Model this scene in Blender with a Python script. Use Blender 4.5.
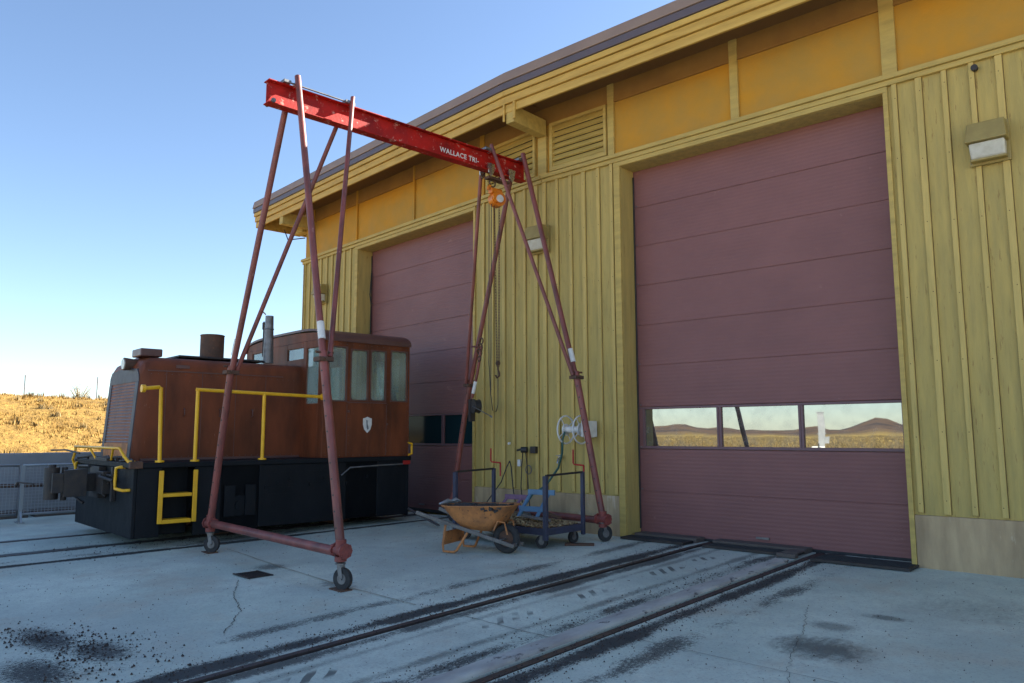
import bpy, bmesh, math, random
from mathutils import Vector, Matrix, noise
R = math.radians
random.seed(7)
sc = bpy.context.scene
for o in list(bpy.data.objects): bpy.data.objects.remove(o)

# ------------------------------------------------------------------ camera
YAW, PITCH, ROLL, FPX = R(41.67), R(6.88), R(-0.13), 765.0
CAM = Vector((0, -9.65, 1.5))
cy, sy, cp, sp = math.cos(YAW), math.sin(YAW), math.cos(PITCH), math.sin(PITCH)
fw = Vector((-sy*cp, cy*cp, sp)); r0 = Vector((cy, sy, 0)); u0 = r0.cross(fw)
rr = math.cos(ROLL)*r0 + math.sin(ROLL)*u0; uu = -math.sin(ROLL)*r0 + math.cos(ROLL)*u0
cam = bpy.data.cameras.new('camera'); co = bpy.data.objects.new('camera', cam); sc.collection.objects.link(co)
co.matrix_world = Matrix(((rr.x, uu.x, -fw.x, CAM.x), (rr.y, uu.y, -fw.y, CAM.y), (rr.z, uu.z, -fw.z, CAM.z), (0, 0, 0, 1)))
cam.sensor_width = 36; cam.lens = FPX*36/1024; cam.clip_end = 20000; cam.clip_start = 0.05
sc.camera = co

# ------------------------------------------------------------------ sky and sun
SUN_AZ, SUN_EL = R(23), R(30)          # azimuth from +y towards +x
w = bpy.data.worlds.new('World'); sc.world = w; w.use_nodes = True
nt = w.node_tree; bg = nt.nodes['Background']
sky = nt.nodes.new('ShaderNodeTexSky'); sky.sky_type = 'NISHITA'; sky.sun_disc = False
sky.sun_elevation = SUN_EL; sky.sun_rotation = SUN_AZ
sky.air_density = 1.0; sky.dust_density = 1.2; sky.ozone_density = 1.8; sky.altitude = 1500
nt.links.new(sky.outputs[0], bg.inputs[0]); bg.inputs[1].default_value = 0.060
sl = bpy.data.lights.new('sun', 'SUN'); sl.energy = 5.0; sl.angle = R(0.5); sl.color = (1, .93, .82)
so = bpy.data.objects.new('sun', sl); sc.collection.objects.link(so)
sd = Vector((math.sin(SUN_AZ)*math.cos(SUN_EL), math.cos(SUN_AZ)*math.cos(SUN_EL), math.sin(SUN_EL)))
so.rotation_euler = sd.to_track_quat('Z', 'Y').to_euler()
vs = sc.view_settings; vs.view_transform = 'Standard'; vs.look = 'None'; vs.exposure = 2.22; vs.gamma = 1; vs.use_curve_mapping = False
sc.render.engine = 'CYCLES'

# ------------------------------------------------------------------ materials
def mat(name, col, rough=.6, metal=0., var=None, vs_=4., vstr=(1, 1, 1), spots=None, sps=20., spt=.62, bump=.15, bs=60., bstr=(1, 1, 1), spec=.5, coat=0., sheetz=None):
    """col base; var second colour mixed in by soft noise; spots = wear colour with sharp patches."""
    m = bpy.data.materials.new(name); m.use_nodes = True; n = m.node_tree; N = n.nodes; L = n.links
    p = N['Principled BSDF']; p.inputs['Roughness'].default_value = rough; p.inputs['Metallic'].default_value = metal
    p.inputs['Specular IOR Level'].default_value = spec; p.inputs['Coat Weight'].default_value = coat
    tc = N.new('ShaderNodeTexCoord')
    def ns(scale, stretch, detail=6, rough_=.6, loc=0):
        mp = N.new('ShaderNodeMapping'); mp.inputs['Scale'].default_value = stretch; mp.inputs['Location'].default_value = (loc, loc*.7, loc*.3)
        L.new(tc.outputs['Object'], mp.inputs[0]); t = N.new('ShaderNodeTexNoise'); t.inputs['Scale'].default_value = scale
        t.inputs['Detail'].default_value = detail; t.inputs['Roughness'].default_value = rough_; L.new(mp.outputs[0], t.inputs[0]); return t
    def mixc(fac, a, b):
        mx = N.new('ShaderNodeMix'); mx.data_type = 'RGBA'; L.new(fac, mx.inputs[0])
        if isinstance(a, tuple): mx.inputs[6].default_value = (*a, 1)
        else: L.new(a, mx.inputs[6])
        mx.inputs[7].default_value = (*b, 1); return mx.outputs[2]
    def ramp(src, lo, hi):
        r_ = N.new('ShaderNodeMapRange'); r_.inputs[1].default_value = lo; r_.inputs[2].default_value = hi; L.new(src, r_.inputs[0]); return r_.outputs[0]
    c = tuple(col)
    if var: c = mixc(ramp(ns(vs_, vstr).outputs[0], .35, .68), c, var)
    if spots: c = mixc(ramp(ns(sps, vstr, 8, .7, 3.1).outputs[0], spt, spt+.06), c, spots)
    if isinstance(c, tuple): p.inputs['Base Color'].default_value = (*c, 1)
    else: L.new(c, p.inputs['Base Color'])
    if bump:
        b = N.new('ShaderNodeBump'); b.inputs['Strength'].default_value = bump; b.inputs['Distance'].default_value = .01
        L.new(ns(bs, bstr, 5).outputs[0], b.inputs['Height']); L.new(b.outputs[0], p.inputs['Normal'])
    rg = ramp(ns(vs_*3, vstr, 4, .6, 9).outputs[0], .3, .7); ma = N.new('ShaderNodeMath'); ma.operation = 'MULTIPLY_ADD'
    L.new(rg, ma.inputs[0]); ma.inputs[1].default_value = .18*rough; ma.inputs[2].default_value = rough*.9; L.new(ma.outputs[0], p.inputs['Roughness'])
    return m
M = {}
M['wall'] = mat('olive_boards', (.545, .40, .12), .75, var=(.40, .305, .10), vs_=2.2, vstr=(5, 5, .5), spots=(.32, .20, .06), sps=7, spt=.60, bump=.7, bs=18, bstr=(6, 6, .35))
M['batten'] = mat('olive_batten', (.63, .455, .14), .72, var=(.48, .355, .11), vs_=2.5, vstr=(5, 5, .5), spots=(.36, .23, .07), sps=8, spt=.63, bump=.6, bs=18, bstr=(6, 6, .35))
M['trim'] = mat('olive_trim', (.57, .40, .11), .7, var=(.42, .30, .085), vs_=3, vstr=(.6, 4, 4), spots=(.25, .18, .05), sps=9, spt=.66, bump=.4, bs=20, bstr=(.5, 5, 5))
M['upper'] = mat('ochre_panel', (.56, .26, .014), .75, var=(.40, .24, .045), vs_=1.3, bump=.25, bs=40, spots=(.50, .30, .05), sps=5, spt=.68)
M['fascia'] = mat('ochre_fascia', (.62, .39, .085), .65, var=(.46, .27, .05), vs_=3, vstr=(.5, 4, 4), spots=(.30, .19, .06), sps=8, spt=.66, bump=.4, bs=20, bstr=(.4, 5, 5))
M['roofmetal'] = mat('brown_roof_metal', (.30, .205, .15), .5, var=(.25, .17, .13), vs_=2, bump=.05)
M['roofdark'] = mat('dark_gutter_metal', (.115, .085, .095), .45, var=(.09, .07, .08), vs_=2, bump=.05)
M['door'] = mat('maroon_door', (.245, .105, .098), .5, spec=.35, var=(.215, .092, .087), vs_=1.1, spots=(.31, .155, .14), sps=3.3, spt=.66, bump=.06, bs=90, vstr=(1, 1, 1.6))
_n = M['door'].node_tree; _b = [q for q in _n.nodes if q.type == 'BUMP'][0]; _w = _n.nodes.new('ShaderNodeTexWave'); _w.bands_direction = 'Z'; _w.inputs['Scale'].default_value = 6.0; _w.inputs['Distortion'].default_value = 0
_m = _n.nodes.new('ShaderNodeMath'); _m.operation = 'MULTIPLY_ADD'; _m.inputs[1].default_value = .35; _tc = _n.nodes.new('ShaderNodeTexCoord'); _n.links.new(_tc.outputs['Object'], _w.inputs[0]); _n.links.new(_w.outputs[1], _m.inputs[0]); _n.links.new(_b.inputs['Height'].links[0].from_socket, _m.inputs[2]); _n.links.new(_m.outputs[0], _b.inputs['Height']); _b.inputs['Strength'].default_value = .42
M['doorframe'] = mat('maroon_frame', (.17, .09, .10), .5, bump=.05)
M['plinth'] = mat('stained_concrete', (.54, .39, .22), .85, var=(.33, .23, .13), vs_=2.6, vstr=(1.6, 1, .35), spots=(.60, .48, .33), sps=3.2, spt=.60, bump=.5, bs=26)
M['rubber'] = mat('black_rubber', (.022, .022, .024), .8, var=(.045, .043, .042), vs_=12, bump=.3, bs=80)
M['blackpaint'] = mat('black_loco_paint', (.005, .007, .010), .6, spec=.22, var=(.010, .012, .015), vs_=3, vstr=(1, 1, .5), spots=(.045, .038, .034), sps=9, spt=.69, bump=.3, bs=25)
M['brown'] = mat('brown_loco_paint', (.22, .060, .024), .5, spec=.22, var=(.10, .032, .015), vs_=3.0, vstr=(1, 1, .3), spots=(.30, .15, .10), sps=13, spt=.66, bump=.2, bs=12)
M['brownroof'] = mat('brown_roof_paint', (.13, .062, .055), .4, var=(.095, .045, .04), vs_=3, bump=.2, bs=20)
M['greyfront'] = mat('faded_nose_paint', (.06, .065, .085), .5, spec=.3, var=(.04, .042, .055), vs_=4, spots=(.10, .05, .04), sps=10, spt=.66, bump=.15)
M['yellow'] = mat('yellow_rail_paint', (.95, .52, .015), .4, var=(.85, .42, .012), vs_=6, spots=(.35, .17, .03), sps=22, spt=.72, bump=.08)
M['rust'] = mat('rusty_steel', (.13, .062, .036), .8, var=(.075, .045, .033), vs_=8, spots=(.24, .11, .05), sps=16, spt=.6, bump=.6, bs=50)
M['greysteel'] = mat('grey_steel', (.22, .22, .225), .45, metal=.5, var=(.13, .12, .115), vs_=9, spots=(.15, .08, .05), sps=18, spt=.68, bump=.15)
M['darksteel'] = mat('dark_steel', (.025, .025, .028), .55, metal=.2, var=(.055, .042, .034), vs_=9, bump=.3)
M['beam'] = mat('red_beam_paint', (.48, .013, .007), .6, spec=.22, var=(.24, .010, .008), vs_=3.5, spots=(.58, .27, .22), sps=9, spt=.585, bump=.35, bs=22)
M['tube'] = mat('dull_red_tube_paint', (.27, .072, .058), .45, var=(.13, .04, .034), vs_=5, vstr=(1, 1, .5), spots=(.36, .20, .17), sps=15, spt=.64, bump=.15, bs=30)
M['white'] = mat('white_paint', (.78, .77, .74), .5, var=(.62, .60, .56), vs_=8, bump=.05)
M['orange'] = mat('orange_hoist_paint', (.75, .22, .01), .35, var=(.60, .16, .01), vs_=14, bump=.1)
M['silver'] = mat('bright_steel', (.55, .54, .52), .28, metal=.9, var=(.35, .34, .33), vs_=12, bump=.08)
M['barrow'] = mat('faded_orange_tray', (.60, .24, .075), .7, var=(.34, .14, .055), vs_=6, spots=(.12, .06, .035), sps=14, spt=.58, bump=.4, bs=18)
M['wood'] = mat('weathered_wood', (.22, .20, .18), .85, var=(.13, .115, .10), vs_=6, bump=.5, bs=20, bstr=(3, 3, 3))
M['tie'] = mat('brown_timber', (.13, .105, .09), .85, var=(.085, .07, .062), vs_=5, vstr=(.6, 6, 6), bump=.7, bs=20, bstr=(.6, 6, 6))
M['bluesteel'] = mat('blue_cart_paint', (.05, .055, .10), .6, var=(.04, .042, .06), vs_=8, spots=(.10, .07, .06), sps=14, spt=.66, bump=.2)
M['lightblue'] = mat('light_blue_paint', (.12, .24, .36), .6, var=(.09, .16, .25), vs_=8, spots=(.20, .17, .15), sps=15, spt=.68, bump=.2)
M['purple'] = mat('faded_purple_paint', (.26, .13, .21), .6, var=(.17, .09, .16), vs_=8, bump=.2)
M['red'] = mat('red_handle_paint', (.40, .018, .016), .4, bump=.05)
M['hose'] = mat('green_hose', (.03, .10, .085), .45, bump=.05)
M['cord'] = mat('black_cord', (.02, .02, .02), .5, bump=0)
M['galv'] = mat('galvanised_wire', (.33, .36, .38), .4, metal=.5, bump=.05)
M['concwall'] = mat('grey_barrier_concrete', (.30, .31, .32), .85, var=(.23, .24, .25), vs_=1.5, bump=.4, bs=30)
M['lampbody'] = mat('olive_lamp_housing', (.36, .27, .085), .5, var=(.30, .22, .07), vs_=8, bump=.1)
M['lamplens'] = mat('frosted_lens', (.62, .60, .52), .18, var=(.52, .49, .40), vs_=10, bump=.3, bs=70)
M['shrub'] = mat('dry_shrub', (.13, .10, .045), .9, var=(.20, .15, .06), vs_=3, bump=0)
M['chips'] = mat('wood_chips', (.36, .25, .13), .85, var=(.17, .11, .06), vs_=30, bump=.2)
M['header'] = mat('dark_header_board', (.33, .17, .035), .8, var=(.26, .13, .03), vs_=2, bump=.3)
M['seam'] = mat('seam_grime_shade', (.10, .055, .025), .9, bump=0)
M['slat'] = mat('nose_slat_metal', (.17, .21, .27), .5, var=(.10, .12, .16), vs_=9, bump=.05)
M['soffit'] = mat('dark_soffit', (.20, .10, .03), .8, bump=.2)
M['cabin'] = mat('cab_interior', (.42, .46, .38), .7, bump=.05)

def glass(name, tint, gloss):
    m = bpy.data.materials.new(name); m.use_nodes = True; N = m.node_tree.nodes; L = m.node_tree.links; N.clear()
    o = N.new('ShaderNodeOutputMaterial'); mx = N.new('ShaderNodeMixShader'); t = N.new('ShaderNodeBsdfTransparent'); g = N.new('ShaderNodeBsdfGlossy')
    t.inputs[0].default_value = (*tint, 1); g.inputs['Roughness'].default_value = .02; g.inputs[0].default_value = (.9, .95, 1, 1)
    f = N.new('ShaderNodeFresnel'); f.inputs[0].default_value = 1.5; a = N.new('ShaderNodeMath'); a.operation = 'ADD'; a.inputs[1].default_value = gloss
    L.new(f.outputs[0], a.inputs[0]); L.new(a.outputs[0], mx.inputs[0]); L.new(t.outputs[0], mx.inputs[1]); L.new(g.outputs[0], mx.inputs[2]); L.new(mx.outputs[0], o.inputs[0])
    return m
M['cabglass'] = glass('cab_glass', (.80, .90, .88), .06)
_n = M['cabglass'].node_tree; _o = [q for q in _n.nodes if q.type == 'OUTPUT_MATERIAL'][0]; _src = _o.inputs[0].links[0].from_socket; _d = _n.nodes.new('ShaderNodeBsdfDiffuse'); _d.inputs[0].default_value = (.75, .85, .75, 1); _x = _n.nodes.new('ShaderNodeMixShader'); _t = _n.nodes.new('ShaderNodeTexNoise'); _t.inputs['Scale'].default_value = 2; _r = _n.nodes.new('ShaderNodeMapRange'); _r.inputs[1].default_value = .35; _r.inputs[2].default_value = .65; _r.inputs[3].default_value = .10; _r.inputs[4].default_value = .24
_tc = _n.nodes.new('ShaderNodeTexCoord'); _n.links.new(_tc.outputs['Object'], _t.inputs[0]); _n.links.new(_t.outputs[0], _r.inputs[0]); _n.links.new(_r.outputs[0], _x.inputs[0]); _n.links.new(_src, _x.inputs[1]); _n.links.new(_d.outputs[0], _x.inputs[2]); _n.links.new(_x.outputs[0], _o.inputs[0])
def dusty_mirror(name, c):
    m = mirror(name, c); n = m.node_tree; N = n.nodes; p = N['Principled BSDF']; o = [q for q in N if q.type == 'OUTPUT_MATERIAL'][0]
    tc = N.new('ShaderNodeTexCoord'); t = N.new('ShaderNodeTexNoise'); t.inputs['Scale'].default_value = 1.1; t.inputs['Detail'].default_value = 2; n.links.new(tc.outputs['Object'], t.inputs[0])
    b = N.new('ShaderNodeBump'); b.inputs['Strength'].default_value = .05; b.inputs['Distance'].default_value = .02; n.links.new(t.outputs[0], b.inputs['Height']); n.links.new(b.outputs[0], p.inputs['Normal'])
    d = N.new('ShaderNodeBsdfDiffuse'); d.inputs[0].default_value = (.45, .42, .38, 1); x = N.new('ShaderNodeMixShader'); t2 = N.new('ShaderNodeTexNoise'); t2.inputs['Scale'].default_value = 7; t2.inputs['Detail'].default_value = 8; r = N.new('ShaderNodeMapRange')
    for i, v in enumerate((.4, .7, .06, .25)): r.inputs[i+1].default_value = v
    n.links.new(tc.outputs['Object'], t2.inputs[0]); n.links.new(t2.outputs[0], r.inputs[0]); n.links.new(r.outputs[0], x.inputs[0]); n.links.new(p.outputs[0], x.inputs[1]); n.links.new(d.outputs[0], x.inputs[2]); n.links.new(x.outputs[0], o.inputs[0]); return m
def mirror(name, c):
    m = bpy.data.materials.new(name); m.use_nodes = True; p = m.node_tree.nodes['Principled BSDF']
    p.inputs['Base Color'].default_value = (*c, 1); p.inputs['Metallic'].default_value = 1; p.inputs['Roughness'].default_value = .012
    return m
M['darkglass'] = mat('dark_teal_glass', (.012, .034, .040), .08, spec=.06, bump=0)
M['doorglass'] = dusty_mirror('reflective_door_glass', (.30, .32, .32))

# concrete apron with wear: tyre and soot streaks along the rails, soot patches, hairline cracks
def concrete():
    m = bpy.data.materials.new('apron_concrete'); m.use_nodes = True; n = m.node_tree; N = n.nodes; L = n.links; p = N['Principled BSDF']
    g = N.new('ShaderNodeNewGeometry'); sx = N.new('ShaderNodeSeparateXYZ'); L.new(g.outputs['Position'], sx.inputs[0])
    X, Y = sx.outputs[0], sx.outputs[1]
    def ma(op, a, b=None, c=None):
        q = N.new('ShaderNodeMath'); q.operation = op
        for i, v in enumerate((a, b, c)):
            if v is None: continue
            if isinstance(v, (int, float)): q.inputs[i].default_value = v
            else: L.new(v, q.inputs[i])
        return q.outputs[0]
    def ns(scale, st=(1, 1, 1), d=8, ro=.65, loc=(0, 0, 0)):
        mp = N.new('ShaderNodeMapping'); mp.inputs['Scale'].default_value = st; mp.inputs['Location'].default_value = loc
        L.new(g.outputs['Position'], mp.inputs[0]); t = N.new('ShaderNodeTexNoise'); t.inputs['Scale'].default_value = scale
        t.inputs['Detail'].default_value = d; t.inputs['Roughness'].default_value = ro; L.new(mp.outputs[0], t.inputs[0]); return t.outputs[0]
    def mr(s, lo, hi, a=0., b=1.):
        q = N.new('ShaderNodeMapRange'); q.interpolation_type = 'SMOOTHSTEP'; L.new(s, q.inputs[0])
        for i, v in enumerate((lo, hi, a, b)): q.inputs[i+1].default_value = v
        return q.outputs[0]
    def mix(f, a, b):
        mx = N.new('ShaderNodeMix'); mx.data_type = 'RGBA'; L.new(f, mx.inputs[0])
        for i, v in ((6, a), (7, b)):
            if isinstance(v, tuple): mx.inputs[i].default_value = (*v, 1)
            else: L.new(v, mx.inputs[i])
        return mx.outputs[2]
    c = mix(mr(ns(.55), .32, .7), (.50, .57, .48), (.70, .76, .64))
    c = mix(mr(ns(3.0, d=12, ro=.75), .45, .75, 0, .45), c, (.33, .36, .33))
    c = mix(mr(ns(.35, d=10, ro=.7, loc=(1, 8, 0)), .42, .6, 0, .45), c, (.40, .44, .40))
    c = mix(mr(ns(.9, d=10, ro=.7, loc=(5, 3, 0)), .50, .68, 0, .55), c, (.50, .45, .35))
    c = mix(mr(ns(38, d=10, ro=.85), .50, .66, 0, .85), c, (.28, .29, .27))
    blot = ns(9, (1.6, .8, 1), 12, .8, (2, 2, 0)); fine = ns(32, (1.4, .9, 1), 12, .9, (7, 1, 0))
    patch = mr(ns(1.1, (1, .8, 1), 5, .6, (8, 2, 6)), .36, .62, -.10, .05)
    XS = ma('SUBTRACT', X, ma('MULTIPLY', Y, .101))
    def band(x0, wd, fin, lo, hi, amt, cx=None):
        dd = ma('ABSOLUTE', ma('SUBTRACT', cx or X, x0)); q = mr(dd, 0, wd, 1, 0)
        k = ma('ADD', ma('MULTIPLY_ADD', q, .34, fin), patch); return ma('MULTIPLY', mr(k, lo, hi), ma('MULTIPLY', mr(dd, wd*.8, wd*1.3, 1, 0), amt))
    bands = [(-3.48, .22, fine, .62, .74, .95), (-4.05, .30, fine, .72, .82, .9), (-5.36, .24, fine, .63, .75, .95), (-5.02, .22, fine, .66, .78, .85), (-5.9, .35, fine, .80, .88, .8),
             (-4.28, .15, fine, .62, .84, .6), (-4.80, .14, fine, .66, .86, .45), (-3.10, .36, fine, .77, .86, .85)]
    bands += [(-11.12, .26, fine, .58, .74, .9, XS), (-12.6, .2, fine, .60, .76, .9, XS), (-10.28, .14, fine, .50, .66, .95, XS), (-10.5, .35, fine, .78, .86, .7, XS)]
    f = None
    for b in bands:
        s = band(*b); f = s if f is None else ma('MAXIMUM', f, s)
    def blob(x0, y0, rx, ry, fin, lo, hi, amt=.9):
        a = ma('POWER', ma('DIVIDE', ma('SUBTRACT', X, x0), rx), 2); b_ = ma('POWER', ma('DIVIDE', ma('SUBTRACT', Y, y0), ry), 2)
        q = mr(ma('SQRT', ma('ADD', a, b_)), 0, 1, 1, 0); return ma('MULTIPLY', mr(ma('MULTIPLY_ADD', q, .36, fin), lo, hi), ma('MULTIPLY', mr(q, 0, .2), amt))
    for bl in [(-7.1, -7.35, 1.5, .5, fine, .74, .82, .95), (-6.4, -7.2, 1.0, .5, fine, .72, .82, .9), (-6.2, -7.7, 1.2, .6, fine, .72, .82, .95), (-8.5, -4.5, .55, .5, fine, .72, .84, .7), (-7.0, -4.6, .7, .5, blot, .74, .86, .5),
               (-2.1, -2.55, .30, .15, blot, .52, .80, .6), (-2.35, -3.1, .3, .22, fine, .52, .80, .5), (-2.2, -3.75, .5, .42, blot, .40, .84, .75), (-1.5, -1.8, 1.2, .8, blot, .55, 1.0, .35),
               (-10.9, -3.5, .5, 3.2, blot, .72, .84, .7), (-7.2, -1.9, .9, .35, blot, .78, .88, .5), (-4.1, -3.2, .5, 1.6, blot, .80, .9, .35)]:
        f = ma('MAXIMUM', f, blob(*bl))
    far = ma('MULTIPLY', mr(ns(14, (2.2, .9, 1), 10, .75, (4, 9, 2)), .62, .74), .5); f = ma('MAXIMUM', f, far)
    # tread marks between the rails
    dd = ma('ABSOLUTE', ma('SUBTRACT', X, -4.62)); tr = mr(dd, .05, .13, 1, 0)
    wv = N.new('ShaderNodeTexWave'); wv.inputs['Scale'].default_value = 3.2; wv.inputs['Distortion'].default_value = 1.2; wv.bands_direction = 'DIAGONAL'; L.new(g.outputs['Position'], wv.inputs[0])
    tr = ma('MULTIPLY', ma('MULTIPLY', tr, mr(wv.outputs[1], .55, .7)), mr(ns(1.3, (1, 1, 1), 3, .5, (3, 3, 3)), .5, .6, 0, .75)); f = ma('MAXIMUM', f, tr)
    c = mix(f, c, (.022, .023, .025))
    L.new(c, p.inputs['Base Color']); p.inputs['Roughness'].default_value = .8
    b = N.new('ShaderNodeBump'); b.inputs['Strength'].default_value = .45; b.inputs['Distance'].default_value = .012
    L.new(ma('ADD', ns(28, d=8), ma('MULTIPLY', ns(3), 1.5)), b.inputs['Height']); L.new(b.outputs[0], p.inputs['Normal'])
    return m
M['apron'] = concrete()
M['dirt'] = mat('black_dirt', (.035, .028, .026), .95, var=(.07, .05, .045), vs_=9, bump=.8, bs=40)
M['crack'] = mat('crack_dirt', (.07, .065, .06), .95, bump=0)
M['jointfill'] = mat('joint_filler', (.30, .25, .17), .9, var=(.22, .20, .17), vs_=10, bump=.2)
M['rail'] = mat('rail_steel', (.075, .055, .05), .55, metal=.3, var=(.045, .035, .034), vs_=7, spots=(.14, .06, .04), sps=20, spt=.62, bump=.2)

def terrain_mat():
    m = bpy.data.materials.new('dry_field'); m.use_nodes = True; n = m.node_tree; N = n.nodes; L = n.links; p = N['Principled BSDF']
    g = N.new('ShaderNodeNewGeometry'); ln = N.new('ShaderNodeVectorMath'); ln.operation = 'LENGTH'; L.new(g.outputs['Position'], ln.inputs[0])
    def ns(scale, st=(1, 1, 1), d=8):
        mp = N.new('ShaderNodeMapping'); mp.inputs['Scale'].default_value = st; L.new(g.outputs['Position'], mp.inputs[0])
        t = N.new('ShaderNodeTexNoise'); t.inputs['Scale'].default_value = scale; t.inputs['Detail'].default_value = d; t.inputs['Roughness'].default_value = .65; L.new(mp.outputs[0], t.inputs[0]); return t.outputs[0]
    def mr(s, lo, hi, a=0., b=1.):
        q = N.new('ShaderNodeMapRange'); L.new(s, q.inputs[0])
        for i, v in enumerate((lo, hi, a, b)): q.inputs[i+1].default_value = v
        return q.outputs[0]
    def mix(f, a, b):
        mx = N.new('ShaderNodeMix'); mx.data_type = 'RGBA'; L.new(f, mx.inputs[0])
        for i, v in ((6, a), (7, b)):
            if isinstance(v, tuple): mx.inputs[i].default_value = (*v, 1)
            else: L.new(v, mx.inputs[i])
        return mx.outputs[2]
    c = mix(mr(ns(1.3), .35, .65), (.32, .20, .055), (.19, .115, .035))
    c = mix(mr(ns(6), .5, .7, 0, .6), c, (.15, .095, .035))
    c2 = mix(mr(ns(.012, (1, 1, 1)), .45, .55), (.50, .35, .11), (.33, .24, .09))
    c = mix(mr(ln.outputs['Value'], 40, 140), c, c2)
    sp_ = N.new('ShaderNodeSeparateXYZ'); L.new(g.outputs['Position'], sp_.inputs[0])
    yd = N.new('ShaderNodeMath'); yd.operation = 'MULTIPLY'; L.new(mr(sp_.outputs[1], -17.5, -11, 1, 0), yd.inputs[0]); L.new(mr(sp_.outputs[1], -52, -44), yd.inputs[1])
    yx = N.new('ShaderNodeMath'); yx.operation = 'MULTIPLY'; L.new(yd.outputs[0], yx.inputs[0]); L.new(mr(sp_.outputs[0], -26, -20), yx.inputs[1])
    c = mix(yx.outputs[0], c, (.52, .44, .33))  # pale unseen yard behind the camera, added to bounce light onto the wall
    hill = mix(mr(ns(.02, d=12), .42, .6), (.20, .125, .08), (.085, .065, .06))
    c = mix(mr(ln.outputs['Value'], 620, 900), c, hill)
    L.new(c, p.inputs['Base Color']); p.inputs['Roughness'].default_value = .95; p.inputs['Specular IOR Level'].default_value = .1
    b = N.new('ShaderNodeBump'); b.inputs['Strength'].default_value = 1; b.inputs['Distance'].default_value = .12; L.new(ns(4), b.inputs['Height']); L.new(b.outputs[0], p.inputs['Normal'])
    return m
M['field'] = terrain_mat()
def grass_mat():
    m = bpy.data.materials.new('dry_grass'); m.use_nodes = True; n = m.node_tree; N = n.nodes; L = n.links; p = N['Principled BSDF']
    g = N.new('ShaderNodeNewGeometry'); cr = N.new('ShaderNodeValToRGB'); L.new(g.outputs['Random Per Island'], cr.inputs[0])
    e = cr.color_ramp.elements; e[0].color = (.22, .12, .028, 1); e[1].color = (.38, .26, .085, 1); e.new(.5).color = (.29, .17, .04, 1)
    L.new(cr.outputs[0], p.inputs['Base Color']); p.inputs['Roughness'].default_value = .8
    p.inputs['Specular IOR Level'].default_value = .2
    return m
M['grass'] = grass_mat()
M['sage'] = mat('sagebrush', (.13, .10, .045), .9, var=(.22, .15, .055), vs_=.5, bump=0)

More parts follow.
